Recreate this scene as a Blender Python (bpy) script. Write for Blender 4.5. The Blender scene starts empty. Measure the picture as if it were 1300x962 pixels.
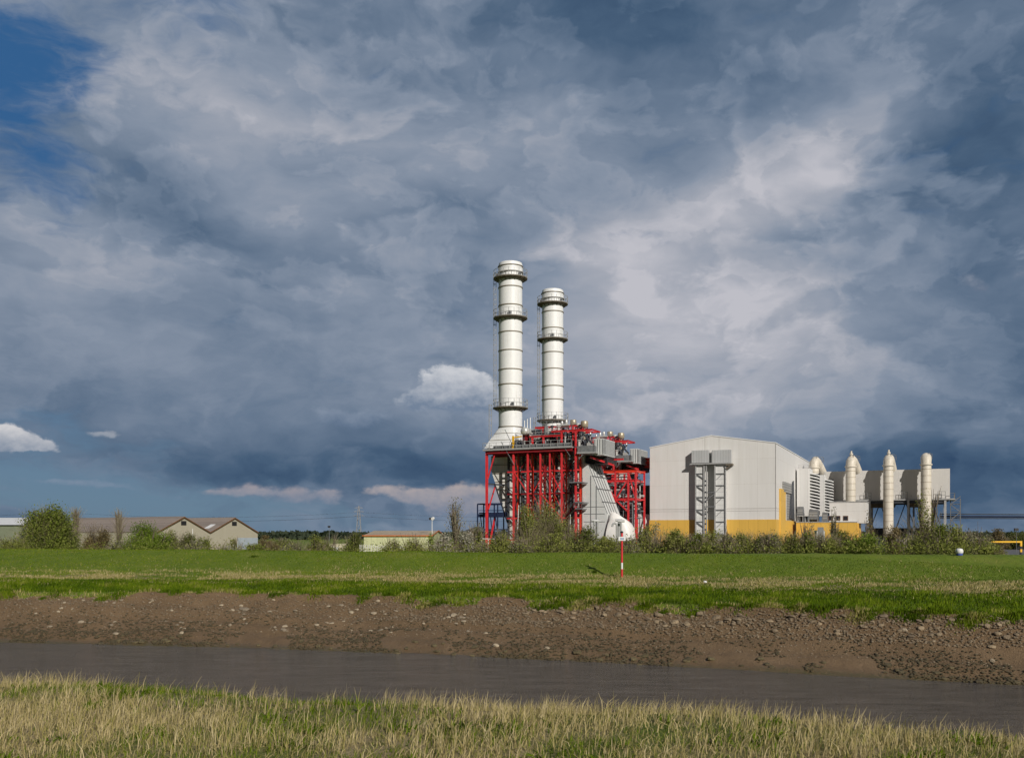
import bpy, bmesh, math, random
import numpy as np
from mathutils import Vector, Matrix, noise as mnoise
R = math.radians
random.seed(7)
RNG = np.random.default_rng(11)
scene = bpy.context.scene
COL = scene.collection
FOC = 1200.0          # focal length in photo pixels, photo 1300 px wide
HORIZON = 678.0       # row of the horizon in the photo; the camera stands at z = 0

# ------------------------------------------------------------------ camera
cam = bpy.data.cameras.new("camera")
cam.sensor_width = 36.0
cam.lens = 36.0 * FOC / 1300.0
cam.shift_y = (HORIZON - 481.0) / 1300.0
cam.clip_start = 0.1
cam.clip_end = 20000.0
camo = bpy.data.objects.new("camera", cam)
camo.rotation_euler = (R(90), 0, 0)
COL.objects.link(camo)
scene.camera = camo
scene.view_settings.view_transform = 'Standard'
scene.view_settings.look = 'None'
scene.view_settings.exposure = 0.0
scene.view_settings.gamma = 1.0
scene.view_settings.use_curve_mapping = False
scene.render.engine = 'CYCLES'
scene.cycles.max_bounces = 6
scene.cycles.transparent_max_bounces = 8

# ------------------------------------------------------------------ sun
SUN_AZ, SUN_EL = 26.0, 28.0       # degrees right of straight behind the camera, above the horizon
to_sun = Vector((math.sin(R(SUN_AZ)) * math.cos(R(SUN_EL)), -math.cos(R(SUN_AZ)) * math.cos(R(SUN_EL)), math.sin(R(SUN_EL))))
sun = bpy.data.lights.new("sun", 'SUN')
sun.energy = 4.2
sun.angle = R(0.55)
sun.color = (1.0, 0.945, 0.875)
suno = bpy.data.objects.new("sun", sun)
suno.rotation_euler = (-to_sun).to_track_quat('-Z', 'Y').to_euler()
suno.location = to_sun * 300
COL.objects.link(suno)
scene.cycles.use_adaptive_sampling = True
scene.cycles.adaptive_threshold = 0.015
scene.cycles.adaptive_min_samples = 6
# ------------------------------------------------------------------ sky: Nishita base behind procedural cloud layers
def srgb(r, g, b):
    f = lambda c: (c / 255 / 12.92) if c / 255 <= 0.04045 else ((c / 255 + 0.055) / 1.055) ** 2.4
    return (f(r), f(g), f(b), 1.0)

world = bpy.data.worlds.new("World")
scene.world = world
world.use_nodes = True
NT = world.node_tree
NT.nodes.clear()
def nd(t, **kw):
    n = NT.nodes.new(t)
    for k, v in kw.items():
        setattr(n, k, v)
    return n
def lk(a, b):
    NT.links.new(a, b)
def mth(op, a, b=None, c=None, clamp=False):
    n = nd('ShaderNodeMath', operation=op, use_clamp=clamp)
    for i, v in enumerate((a, b, c)):
        if v is None: continue
        if isinstance(v, (int, float)): n.inputs[i].default_value = v
        else: lk(v, n.inputs[i])
    return n.outputs[0]
def vmth(op, a, b=None, c=None):
    n = nd('ShaderNodeVectorMath', operation=op)
    for i, v in enumerate((a, b, c)):
        if v is None: continue
        if isinstance(v, (tuple, list)): n.inputs[i].default_value = v
        elif isinstance(v, (int, float)): n.inputs['Scale'].default_value = v
        else: lk(v, n.inputs[i])
    return n.outputs[0]
tc = nd('ShaderNodeTexCoord')
sep = nd('ShaderNodeSeparateXYZ'); lk(tc.outputs['Generated'], sep.inputs[0])
az = mth('ARCTAN2', sep.outputs[0], sep.outputs[1])
el = mth('ARCSINE', sep.outputs[2])
comb = nd('ShaderNodeCombineXYZ'); lk(az, comb.inputs[0]); lk(el, comb.inputs[1])
P0v = comb.outputs[0]
def noise(vec, scale, detail=6.0, rough=0.55, dist=0.0):
    n = nd('ShaderNodeTexNoise'); n.noise_dimensions = '3D'
    n.inputs['Scale'].default_value = scale; n.inputs['Detail'].default_value = detail
    n.inputs['Roughness'].default_value = rough; n.inputs['Distortion'].default_value = dist
    lk(vec, n.inputs['Vector'])
    return n
# ragged, domain-warped coordinates (soft warp for cloud masses, finer warp for edges)
st = vmth('MULTIPLY', P0v, (1.0, 1.7, 1.0))
w1 = vmth('SUBTRACT', noise(st, 4.0, 4.0, 0.6).outputs['Color'], (0.5, 0.5, 0.5))
w1 = vmth('MULTIPLY', w1, (0.17, 0.11, 0.0))
PW = vmth('ADD', P0v, w1)
w2 = vmth('SUBTRACT', noise(vmth('ADD', st, (3.1, 1.7, 5.0)), 22.0, 3.0, 0.6).outputs['Color'], (0.5, 0.5, 0.5))
w2 = vmth('MULTIPLY', w2, (0.028, 0.020, 0.0))
PC = vmth('ADD', P0v, w2)                 # for the small crisp cumulus
def ang(px, py):
    x = px - 650.0
    return math.atan(x / FOC), math.atan((HORIZON - py) / math.hypot(FOC, x))
def blob(src, px, py, rx, ry, rot, amp, lo=0.0, hi=1.0, interp='SMOOTHSTEP', after=None):
    """soft elliptical mass: centre and radii given as seen in the photo, turned into angles on the sky"""
    u, v = ang(px, py)
    ru = abs(ang(px + rx / 2, py)[0] - ang(px - rx / 2, py)[0])
    rv = abs(ang(px, py + ry / 2)[1] - ang(px, py - ry / 2)[1])
    m = nd('ShaderNodeMapping', vector_type='TEXTURE')
    m.inputs['Location'].default_value = (u, v, 0)
    m.inputs['Rotation'].default_value = (0, 0, -R(rot))
    m.inputs['Scale'].default_value = (ru, rv, 1)
    lk(vmth('MULTIPLY_ADD', after, (1e-9, 1e-9, 1e-9), src), m.inputs['Vector'])   # keeps the sum sequential
    l = nd('ShaderNodeVectorMath', operation='LENGTH'); lk(m.outputs[0], l.inputs[0])
    r = nd('ShaderNodeMapRange', interpolation_type=interp)
    r.inputs['From Min'].default_value = lo; r.inputs['From Max'].default_value = hi
    r.inputs['To Min'].default_value = amp; r.inputs['To Max'].default_value = 0.0
    lk(l.outputs['Value'], r.inputs['Value'])
    return r.outputs[0]
def total(src, items, start=None, **kw):
    acc = start if start is not None else mth('MULTIPLY', sep.outputs[0], 1e-6)
    for it in items:
        acc = mth('ADD', acc, blob(src, *it, after=acc, **kw))
    return acc
# The broad light and dark masses of the cloud deck: a smooth field over (azimuth, elevation),
# stored as a short sum of products of one-dimensional colour ramps (cheap to evaluate).
U0, U1, V0, V1 = -0.62, 0.62, -0.06, 0.58
def smooth_field(items, base, rank3):
    nu, nv = 32, 32
    U, V = np.meshgrid(np.linspace(U0, U1, nu), np.linspace(V0, V1, nv), indexing='ij')
    F = base(U, V)
    for (px, py, rx, ry, rot, amp) in items:
        u, v = ang(px, py)
        ru = abs(ang(px + rx / 2, py)[0] - ang(px - rx / 2, py)[0]); rv = abs(ang(px, py + ry / 2)[1] - ang(px, py - ry / 2)[1])
        c, s_ = math.cos(-R(rot)), math.sin(-R(rot))
        du, dv = U - u, V - v
        x, y = (du * c + dv * s_) / ru, (-du * s_ + dv * c) / rv
        F = F + amp * np.exp(-2.6 * (x * x + y * y))
    A, Sg, Bt = np.linalg.svd(F, full_matrices=False)
    acc = None
    for k in range(rank3):
        outs = []
        for mat, src in ((A[:, 3 * k:3 * k + 3] * np.sqrt(Sg[3 * k:3 * k + 3]), 'u'), (Bt[3 * k:3 * k + 3].T * np.sqrt(Sg[3 * k:3 * k + 3]), 'v')):
            lo, hi = mat.min(0), mat.max(0); rg = np.maximum(hi - lo, 1e-6)
            n = nd('ShaderNodeValToRGB'); ra = n.color_ramp; ra.interpolation = 'B_SPLINE'
            while len(ra.elements) < 32: ra.elements.new(0.5)
            for i in range(32):
                ra.elements[i].position = i / 31.0
            for i in range(32):
                q = (mat[i] - lo) / rg
                ra.elements[i].color = (float(q[0]), float(q[1]), float(q[2]), 1)
            lk(PWU if src == 'u' else PWV, n.inputs[0])
            outs.append(vmth('MULTIPLY_ADD', n.outputs[0], tuple(float(x) for x in rg), tuple(float(x) for x in lo)))
        d = nd('ShaderNodeVectorMath', operation='DOT_PRODUCT'); lk(outs[0], d.inputs[0]); lk(outs[1], d.inputs[1])
        acc = d.outputs['Value'] if acc is None else mth('ADD', acc, d.outputs['Value'])
    return acc
sp = nd('ShaderNodeSeparateXYZ'); lk(PW, sp.inputs[0])
PWU = mth('MULTIPLY_ADD', sp.outputs[0], 1 / (U1 - U0), -U0 / (U1 - U0), clamp=True)
PWV = mth('MULTIPLY_ADD', sp.outputs[1], 1 / (V1 - V0), -V0 / (V1 - V0), clamp=True)
# brightness of the cloud deck.  px, py, rx, ry, rotation (screen clockwise +), amount
deck = [
    (880, 440, 360, 190, -8, .36), (780, 330, 150, 70, 20, .10), (1010, 490, 180, 80, 0, .12), (60, 320, 170, 70, 0, .10), (830, 290, 120, 60, 0, .12), (1075, 205, 80, 60, -30, .14), (940, 185, 140, 60, 0, .10),
    (270, 150, 290, 190, 15, .25), (380, 130, 120, 100, 20, .10), (170, 130, 150, 90, 0, .10), (150, 310, 260, 60, 12, .16), (370, 255, 110, 45, 28, .26), (60, 270, 150, 60, 0, .12),
    (225, 245, 130, 60, 30, -.26), (380, 215, 90, 60, 0, -.10),
    (120, 330, 200, 60, 0, .10), (40, 370, 130, 90, 0, .10),
    (560, 90, 220, 60, 20, .10), (720, 120, 150, 60, 20, .22), (640, 210, 330, 130, 0, .22), (510, 240, 170, 70, -15, .16), (480, 170, 90, 50, -20, .12),
    (700, 30, 190, 70, 0, -.20), (830, 40, 180, 90, 10, -.16), (760, 20, 60, 30, 0, .05),
    (540, 100, 160, 30, 15, .06), (470, 90, 110, 45, 30, -.12), (600, 285, 180, 45, 0, -.12),
    (930, 110, 180, 90, 0, -.14), (970, 75, 90, 55, 0, -.10), (905, 50, 70, 60, -20, .16), (880, 140, 60, 40, 0, .30),
    (850, 285, 200, 70, -15, .30), (800, 280, 90, 60, 0, .20), (960, 240, 190, 90, -28, .30), (1070, 190, 90, 80, -35, .34), (1075, 210, 45, 32, 0, .26), (1145, 100, 70, 70, -50, .26),
    (930, 330, 160, 60, -10, .10), (780, 350, 160, 60, 20, .22), (850, 300, 70, 50, 20, -.14), (760, 430, 230, 110, 0, .24),
    (1230, 170, 200, 160, -35, -.11), (1150, 220, 120, 60, -30, -.14), (1010, 300, 110, 50, -30, -.14), (930, 345, 60, 26, 10, -.12), (1060, 370, 90, 22, -10, -.14), (1110, 400, 60, 22, 10, -.10), (960, 400, 240, 90, -10, .14),
    (1180, 330, 120, 40, -52, .20), (1240, 400, 150, 90, 0, -.02), (1250, 300, 90, 50, 0, -.12),
    (1040, 500, 170, 70, 0, .10), (960, 560, 120, 50, 0, .12), (800, 540, 200, 60, 0, .10), (870, 500, 160, 50, 0, .06), (815, 520, 45, 20, 0, -.12), (1100, 540, 90, 22, -14, .10),
    (1240, 620, 300, 120, 0, -.26), (1040, 640, 200, 90, 0, -.14), (1180, 480, 200, 80, 0, -.06),
    (330, 370, 160, 30, 12, -.08), (200, 450, 420, 150, 0, .07), (480, 470, 260, 110, 0, .09), (420, 380, 120, 60, 0, .08), (560, 390, 140, 60, 0, .10),
    (480, 590, 330, 46, 0, -.22), (560, 600, 190, 36, 0, -.14), (260, 585, 210, 26, -4, -.22), (330, 596, 150, 22, -6, -.16), (90, 590, 130, 22, 0, -.08), (150, 600, 130, 16, -10, .08), (60, 628, 170, 24, 0, -.14), (60, 600, 200, 22, 0, .16), (200, 610, 130, 14, 0, .22), (330, 615, 150, 10, 0, .2),
    (600, 500, 120, 60, 0, .05), (480, 520, 130, 40, 0, .08), (600, 560, 130, 40, 0, .06),
    (60, 650, 260, 40, 0, -.10), (330, 655, 330, 32, 0, -.02),
]
B = smooth_field(deck, lambda U, V: 0.40 + 0.09 * V, 4)
fb = noise(vmth('ADD', vmth('MULTIPLY', P0v, (1.0, 1.8, 1.0)), w1), 5.5, 8.0, 0.56).outputs[0]
fb2 = noise(vmth('ADD', vmth('MULTIPLY', PW, (1.0, 3.2, 1.0)), (7.0, 2.0, 1.0)), 15.0, 6.0, 0.58).outputs[0]
fbs = noise(vmth('ADD', vmth('MULTIPLY', P0v, (1.0, 1.8, 1.0)), vmth('ADD', w1, (0.016, 0.026, 0.0))), 5.5, 7.0, 0.56).outputs[0]
B = mth('ADD', B, mth('MULTIPLY', mth('SUBTRACT', fb, 0.5), 0.26))
B = mth('ADD', B, mth('MULTIPLY', mth('SUBTRACT', fb, fbs), 0.5))     # puffs catch the light on the sun's side
B = mth('ADD', B, mth('MULTIPLY', mth('SUBTRACT', fb2, 0.5), 0.12))
def puff(scale, off, rough, amp, lo, rim, fall, stretch=1.6):
    # cloud lobes with a crisp sunlit rim that fades into a shaded body
    n = noise(vmth('ADD', vmth('MULTIPLY', PWS, (1.0, stretch, 1.0)), off), scale, 8.0, rough).outputs[0]
    e = nd('ShaderNodeMapRange', interpolation_type='SMOOTHSTEP'); lk(n, e.inputs['Value'])
    e.inputs['From Min'].default_value = lo; e.inputs['From Max'].default_value = lo + rim
    f = mth('MULTIPLY_ADD', mth('SUBTRACT', n, lo), -fall, 1.0, clamp=True)
    return mth('MULTIPLY_ADD', mth('MULTIPLY', e.outputs[0], f), amp, -amp * 0.28)
PWS = vmth('ADD', P0v, vmth('MULTIPLY', w1, (0.55, 0.55, 0.0)))
sm = smooth_field([(200, 470, 420, 130, 0, -.75), (480, 470, 220, 110, 0, -.6), (430, 590, 420, 60, 0, -.5), (1230, 480, 220, 120, 0, -.4), (1230, 600, 260, 100, 0, -.6), (800, 60, 240, 60, 0, -.3)], lambda U, V: 1.0 + 0 * U, 1)
pf = mth('ADD', puff(5.2, (2.3, 6.1, 0.4), .54, .20, .487, .06, 4.5), puff(12.0, (8.3, 1.1, 3.4), .56, .11, .50, .06, 5.0))
B = mth('ADD', B, mth('MULTIPLY', pf, mth('MAXIMUM', sm, 0.12)))
ramp = nd('ShaderNodeValToRGB'); lk(B, ramp.inputs[0])
cr = ramp.color_ramp
cr.elements[0].position = 0.0; cr.elements[0].color = srgb(44, 68, 98)
cr.elements[1].position = 1.0; cr.elements[1].color = srgb(190, 190, 198)
for p, c in ((.2, (72, 95, 121)), (.4, (105, 122, 144)), (.6, (133, 145, 163)), (.8, (161, 166, 178))):
    e = cr.elements.new(p); e.color = srgb(*c)
# holes of clear sky, upper left, and the clear belt low on the left
holes = [(-40, 50, 200, 170, 0, 1.05), (20, 170, 140, 160, 0, .85), (60, 20, 130, 80, 0, .4), (0, 240, 110, 60, 0, .6), (190, 85, 90, 35, 20, .55), (108, 92, 30, 26, 0, .8), (245, -5, 130, 50, 0, .7), (130, 30, 160, 60, -10, .55),
         (760, 15, 60, 30, 0, .35), (60, 545, 300, 60, 0, .65), (40, 620, 330, 60, 0, .8), (400, 660, 420, 46, 0, 1.0), (120, 640, 300, 60, 0, .9), (330, 620, 260, 24, 0, .5), (480, 612, 200, 14, 0, .45)]
H = smooth_field(holes, lambda U, V: 0.0 * U, 2)
H = mth('SUBTRACT', H, mth('MULTIPLY', mth('SUBTRACT', mth('MULTIPLY_ADD', fb2, 0.7, mth('MULTIPLY', fb, 0.55)), 0.55), 2.6))
Hm = nd('ShaderNodeMapRange', interpolation_type='SMOOTHSTEP'); lk(H, Hm.inputs['Value'])
Hm.inputs['From Min'].default_value = 0.05; Hm.inputs['From Max'].default_value = 1.15
H = Hm.outputs[0]
sky = nd('ShaderNodeTexSky', sky_type='NISHITA')
sky.sun_disc = False
sky.sun_elevation = R(SUN_EL)
sky.sun_rotation = R(180 - SUN_AZ)
sky.altitude = 10; sky.air_density = 1.0; sky.dust_density = 0.6; sky.ozone_density = 2.0
SKY_STRENGTH = 0.1
clear = nd('ShaderNodeMix', data_type='RGBA', blend_type='MULTIPLY'); clear.inputs[0].default_value = 1.0
lk(sky.outputs[0], clear.inputs[6]); clear.inputs[7].default_value = (0.12, 0.17, 0.26, 1)
def rgbmix(f, a, b):
    n = nd('ShaderNodeMix', data_type='RGBA')
    lk(f, n.inputs[0])
    for i, v in ((6, a), (7, b)):
        if isinstance(v, tuple): n.inputs[i].default_value = v
        else: lk(v, n.inputs[i])
    return n.outputs[2]
S = 1.0 / SKY_STRENGTH
deckc = vmth('MULTIPLY', ramp.outputs[0], (S, S, S))
lowf = nd('ShaderNodeMapRange', interpolation_type='SMOOTHSTEP'); lk(el, lowf.inputs['Value'])
lowf.inputs['From Min'].default_value = 0.02; lowf.inputs['From Max'].default_value = 0.36
blue = rgbmix(lowf.outputs[0], tuple(S * x for x in srgb(108, 136, 160)[:3]) + (1,), tuple(S * x for x in srgb(56, 104, 154)[:3]) + (1,))
mixn = nd('ShaderNodeMix', data_type='RGBA'); mixn.inputs[0].default_value = 0.25
lk(blue, mixn.inputs[6]); lk(clear.outputs[2], mixn.inputs[7])
col = rgbmix(H, deckc, mixn.outputs[2])
CN = noise(vmth('ADD', vmth('MULTIPLY', P0v, (1.0, 1.4, 1.0)), (1.3, 9.0, 2.0)), 48.0, 5.0, 0.62, 0.0).outputs[0]
# low clouds near the horizon and fair-weather cumulus: crisp billowed tops, soft grey bases
def col_dep(c):
    s_ = nd('ShaderNodeSeparateXYZ'); lk(c, s_.inputs[0]); return s_.outputs[0]
def cumulus(col, lobes, top, base, soft=0.22, cy=None, hh=None, alpha=1.0):
    d = total(PC, lobes, mth('MULTIPLY', col_dep(col), 1e-9), interp='LINEAR')
    n = CN
    d = mth('ADD', d, mth('MULTIPLY', mth('SUBTRACT', n, 0.5), 1.35))
    mr = nd('ShaderNodeMapRange', interpolation_type='SMOOTHSTEP'); lk(d, mr.inputs['Value'])
    mr.inputs['From Min'].default_value = 0.42; mr.inputs['From Max'].default_value = 0.42 + soft
    mr.inputs['To Max'].default_value = alpha
    v1 = ang(lobes[0][0], cy + hh)[1]; v2 = ang(lobes[0][0], cy - hh)[1]
    sh = nd('ShaderNodeMapRange'); lk(el, sh.inputs['Value'])
    sh.inputs['From Min'].default_value = v1; sh.inputs['From Max'].default_value = v2
    f = mth('ADD', sh.outputs[0], mth('MULTIPLY', mth('SUBTRACT', n, 0.5), 1.3), clamp=True)
    c = rgbmix(f, tuple(S * x for x in srgb(*base)[:3]) + (1,), tuple(S * x for x in srgb(*top)[:3]) + (1,))
    return rgbmix(mr.outputs[0], col, c)
col = cumulus(col, [(330, 625, 100, 16, 0, 1.1), (400, 633, 70, 15, 8, 1.1), (425, 624, 30, 10, 0, .8), (290, 624, 60, 8, 0, .7)], (166, 158, 163), (112, 128, 150), .8, 628, 13, .75)
col = cumulus(col, [(545, 627, 60, 24, 0, 1.1), (512, 630, 60, 15, 0, 1.1), (585, 634, 70, 32, 0, 1.1), (478, 624, 34, 10, 0, 1.0), (625, 625, 70, 24, 0, 1.0), (565, 650, 60, 20, 0, .8)], (178, 167, 166), (108, 124, 148), .8, 634, 22, .85)
col = cumulus(col, [(572, 480, 50, 34, 0, 1.5), (604, 493, 62, 26, 12, 1.3), (541, 508, 54, 18, -8, 1.3), (570, 500, 80, 26, 0, 1.0), (595, 518, 100, 30, 0, .8)], (206, 208, 213), (112, 129, 152), .45, 495, 24, .88)
col = cumulus(col, [(468, 526, 52, 22, 0, 1.1), (412, 522, 42, 15, 20, .95), (440, 538, 90, 18, 0, .8)], (142, 154, 172), (96, 115, 140), .7, 528, 18, .75)
col = cumulus(col, [(20, 552, 34, 24, 0, 1.2), (40, 562, 40, 16, 10, 1.1), (-6, 560, 50, 26, 0, 1.1), (20, 567, 66, 13, 0, .9)], (210, 209, 211), (124, 138, 158), .4, 558, 20, .92)
col = cumulus(col, [(60, 608, 120, 9, 3, .9), (150, 618, 110, 8, 4, .9), (30, 632, 90, 7, 0, .8), (215, 630, 80, 7, 0, .8)], (132, 146, 166), (108, 128, 152), .9, 618, 14, .6)
col = cumulus(col, [(130, 551, 40, 9, 2, 1.1)], (160, 164, 174), (122, 138, 156), .5, 551, 8)
col = cumulus(col, [(1233, 352, 34, 20, 20, 1.0), (1250, 366, 20, 12, 30, .8)], (146, 154, 168), (100, 114, 136), .7, 354, 18, .8)
col = cumulus(col, [(1300, 345, 22, 20, 0, 1.0)], (140, 150, 166), (100, 114, 136), .7, 345, 18, .8)
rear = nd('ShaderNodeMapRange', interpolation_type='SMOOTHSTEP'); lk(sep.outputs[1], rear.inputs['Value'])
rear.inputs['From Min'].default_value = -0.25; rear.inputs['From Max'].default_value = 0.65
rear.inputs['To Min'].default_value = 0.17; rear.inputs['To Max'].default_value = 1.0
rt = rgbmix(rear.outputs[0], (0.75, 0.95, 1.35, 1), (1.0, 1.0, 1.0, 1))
col = vmth('MULTIPLY', vmth('MULTIPLY', col, rear.outputs[0]), rt)       # unseen sky overhead and behind dimmed and blued to deepen shadows
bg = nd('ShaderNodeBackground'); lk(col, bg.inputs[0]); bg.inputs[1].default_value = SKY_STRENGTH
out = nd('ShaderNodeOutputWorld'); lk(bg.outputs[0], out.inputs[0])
world.cycles.sampling_method = 'MANUAL'
world.cycles.sample_map_resolution = 512
# ------------------------------------------------------------------ materials
MATS = {}
def new_mat(name):
    m = bpy.data.materials.new(name); m.use_nodes = True
    MATS[name] = m
    return m, m.node_tree, m.node_tree.nodes['Principled BSDF']
def tn(nt, t, **kw):
    n = nt.nodes.new(t)
    for k, v in kw.items(): setattr(n, k, v)
    return n
def noise_in(nt, scale, detail=4, rough=0.6, coord='Object', stretch=None):
    tcn = tn(nt, 'ShaderNodeTexCoord')
    src = tcn.outputs[coord]
    if stretch:
        mp = tn(nt, 'ShaderNodeMapping'); mp.inputs['Scale'].default_value = stretch
        nt.links.new(src, mp.inputs[0]); src = mp.outputs[0]
    n = tn(nt, 'ShaderNodeTexNoise'); n.inputs['Scale'].default_value = scale
    n.inputs['Detail'].default_value = detail; n.inputs['Roughness'].default_value = rough
    nt.links.new(src, n.inputs['Vector'])
    return n.outputs[0]
def ramp_of(nt, fac, stops):
    r = tn(nt, 'ShaderNodeValToRGB'); nt.links.new(fac, r.inputs[0])
    e = r.color_ramp.elements
    e[0].position, e[0].color = stops[0][0], (*stops[0][1], 1)
    e[1].position, e[1].color = stops[-1][0], (*stops[-1][1], 1)
    for p, c in stops[1:-1]:
        x = e.new(p); x.color = (*c, 1)
    return r.outputs[0]
def mixc(nt, f, a, b, blend='MIX'):
    n = tn(nt, 'ShaderNodeMix', data_type='RGBA', blend_type=blend)
    for i, v in ((0, f), (6, a), (7, b)):
        if isinstance(v, (int, float)): n.inputs[i].default_value = v
        elif isinstance(v, tuple): n.inputs[i].default_value = (*v[:3], 1)
        else: nt.links.new(v, n.inputs[i])
    return n.outputs[2]
def plain(name, c, rough=0.6, metal=0.0, var=0.12, scale=0.8, bump=0.0, stretch=None):
    """paint, steel, wood...: a base colour with soft uneven wear"""
    m, nt, b = new_mat(name)
    f = noise_in(nt, scale, 5, 0.65, stretch=stretch)
    lo = tuple(x * (1 - var) for x in c); hi = tuple(min(1, x * (1 + var)) for x in c)
    nt.links.new(ramp_of(nt, f, [(0.3, lo), (0.7, hi)]), b.inputs['Base Color'])
    b.inputs['Roughness'].default_value = rough; b.inputs['Metallic'].default_value = metal
    if bump:
        bp = tn(nt, 'ShaderNodeBump'); bp.inputs['Strength'].default_value = bump
        nt.links.new(f, bp.inputs['Height']); nt.links.new(bp.outputs[0], b.inputs['Normal'])
    return m
def cladding(name, c, seam_c, w=5.5, h=40.0, seam=0.09, axis='X', ribs=0.0, rough=0.5, var=0.05, offset=0.0, rib_scale=1.0):
    """sheet-metal cladding: panels with darker joints, faint streaks and optional ribs; axis is the wall's horizontal direction"""
    m, nt, b = new_mat(name)
    tcn = tn(nt, 'ShaderNodeTexCoord'); sp_ = tn(nt, 'ShaderNodeSeparateXYZ'); nt.links.new(tcn.outputs['Object'], sp_.inputs[0])
    cb = tn(nt, 'ShaderNodeCombineXYZ')
    sm = tn(nt, 'ShaderNodeMath', operation='ADD'); nt.links.new(sp_.outputs[0], sm.inputs[0]); nt.links.new(sp_.outputs[1], sm.inputs[1])
    nt.links.new(sm.outputs[0] if axis == 'XY' else sp_.outputs[0 if axis == 'X' else 1], cb.inputs[0]); nt.links.new(sp_.outputs[2], cb.inputs[1])
    br = tn(nt, 'ShaderNodeTexBrick'); nt.links.new(cb.outputs[0], br.inputs['Vector'])
    br.offset = offset
    br.inputs['Scale'].default_value = 1.0; br.inputs['Brick Width'].default_value = w; br.inputs['Row Height'].default_value = h
    br.inputs['Mortar Size'].default_value = seam; br.inputs['Mortar Smooth'].default_value = 0.3; br.inputs['Bias'].default_value = 0
    br.inputs['Color1'].default_value = (*[x * (1 - var) for x in c], 1); br.inputs['Color2'].default_value = (*[min(1, x * (1 + var)) for x in c], 1)
    br.inputs['Mortar'].default_value = (*seam_c, 1)
    st_ = noise_in(nt, 1.0, 5, 0.65, stretch=(0.9, 0.9, 0.07))
    dirt = ramp_of(nt, st_, [(0.35, (0.94, 0.935, 0.92)), (0.65, (1.0, 1.0, 1.0))])
    nt.links.new(mixc(nt, 1.0, br.outputs['Color'], dirt, 'MULTIPLY'), b.inputs['Base Color'])
    b.inputs['Roughness'].default_value = rough
    if ribs:
        wv = tn(nt, 'ShaderNodeTexWave', bands_direction='X'); wv.inputs['Scale'].default_value = rib_scale
        nt.links.new(cb.outputs[0], wv.inputs['Vector'])
        bp = tn(nt, 'ShaderNodeBump'); bp.inputs['Strength'].default_value = ribs; bp.inputs['Distance'].default_value = 0.1
        nt.links.new(wv.outputs['Fac'], bp.inputs['Height']); nt.links.new(bp.outputs[0], b.inputs['Normal'])
    return m
M_WHITE = cladding('white_cladding', (0.70, 0.685, 0.66), (0.56, 0.53, 0.50), w=5.4, h=7.4, seam=0.035, axis='X', var=0.012)
M_WHITES = cladding('white_cladding_side', (0.70, 0.685, 0.66), (0.56, 0.53, 0.50), w=8, h=7.4, seam=0.035, axis='Y', var=0.012)
M_ROOF = plain('grey_roof_sheet', (0.42, 0.42, 0.42), 0.5)
M_YELLOW = cladding('yellow_cladding', (0.70, 0.43, 0.08), (0.5, 0.28, 0.05), w=2.7, h=10, seam=0.04, axis='XY', var=0.03)
M_CREAM = plain('cream_stack_paint', (0.78, 0.785, 0.765), 0.45, var=0.09, scale=0.9, stretch=(1, 1, 0.07))
M_CREAMB = plain('beige_duct_paint', (0.62, 0.565, 0.47), 0.5, var=0.12, scale=0.6, stretch=(1, 1, 0.2))
def stained(name, c, stain):
    m, nt, b = new_mat(name)
    f = noise_in(nt, 1.3, 6, .7, stretch=(1.2, 1.2, .06)); g = noise_in(nt, .5, 4, .6)
    base = ramp_of(nt, g, [(.3, tuple(x * .95 for x in c)), (.7, c)])
    k = ramp_of(nt, f, [(.26, (1, 1, 1)), (.40, (0, 0, 0))])
    sk = tn(nt, 'ShaderNodeMath', operation='MULTIPLY'); nt.links.new(k, sk.inputs[0]); sk.inputs[1].default_value = .45
    nt.links.new(mixc(nt, sk.outputs[0], base, stain), b.inputs['Base Color']); b.inputs['Roughness'].default_value = .45
    return m
M_CREAM = stained('white_stack_paint', (.78, .785, .77), (.50, .42, .30))
M_SEAM = plain('weathered_flange_steel', (0.24, 0.21, 0.16), 0.7, var=0.3, scale=3)
M_RUST = plain('brown_weathered_steel', (0.15, 0.125, 0.09), 0.8, var=0.35, scale=1.5)
M_GALV = plain('galvanised_steel', (0.44, 0.44, 0.43), 0.5, metal=0.35, var=0.2, scale=2)
M_GREY = plain('mid_grey_steel', (0.16, 0.165, 0.17), 0.6, var=0.25, scale=1.5)
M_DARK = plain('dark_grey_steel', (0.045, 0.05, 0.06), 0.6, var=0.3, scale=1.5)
M_NAVY = plain('navy_blue_steel', (0.012, 0.022, 0.06), 0.5, var=0.3)
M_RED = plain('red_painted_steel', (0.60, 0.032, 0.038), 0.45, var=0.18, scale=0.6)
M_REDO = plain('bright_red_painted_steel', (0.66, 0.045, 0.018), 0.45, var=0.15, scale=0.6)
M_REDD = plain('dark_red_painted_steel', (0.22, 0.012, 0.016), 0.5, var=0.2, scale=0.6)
M_CASE = cladding('pale_grey_casing', (0.72, 0.71, 0.66), (0.36, 0.33, 0.25), w=4.4, h=2.3, seam=0.05, axis='X', var=0.05)
M_CASEP = plain('pale_grey_duct_sheet', (0.58, 0.59, 0.57), 0.5, var=0.07, scale=0.5)
M_RIB = cladding('ribbed_grey_sheet', (0.50, 0.51, 0.50), (0.16, 0.16, 0.16), w=1.0, h=60, seam=0.10, axis='XY', var=0.04)
M_WHOOD = plain('white_hood_sheet', (0.78, 0.76, 0.72), 0.5, var=0.06, scale=0.5)
M_YPAINT = plain('yellow_safety_paint', (0.75, 0.42, 0.01), 0.45, var=0.1)
M_SILENCER = plain('tan_silencer_steel', (0.40, 0.34, 0.24), 0.4, metal=0.3, var=0.15)
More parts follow.
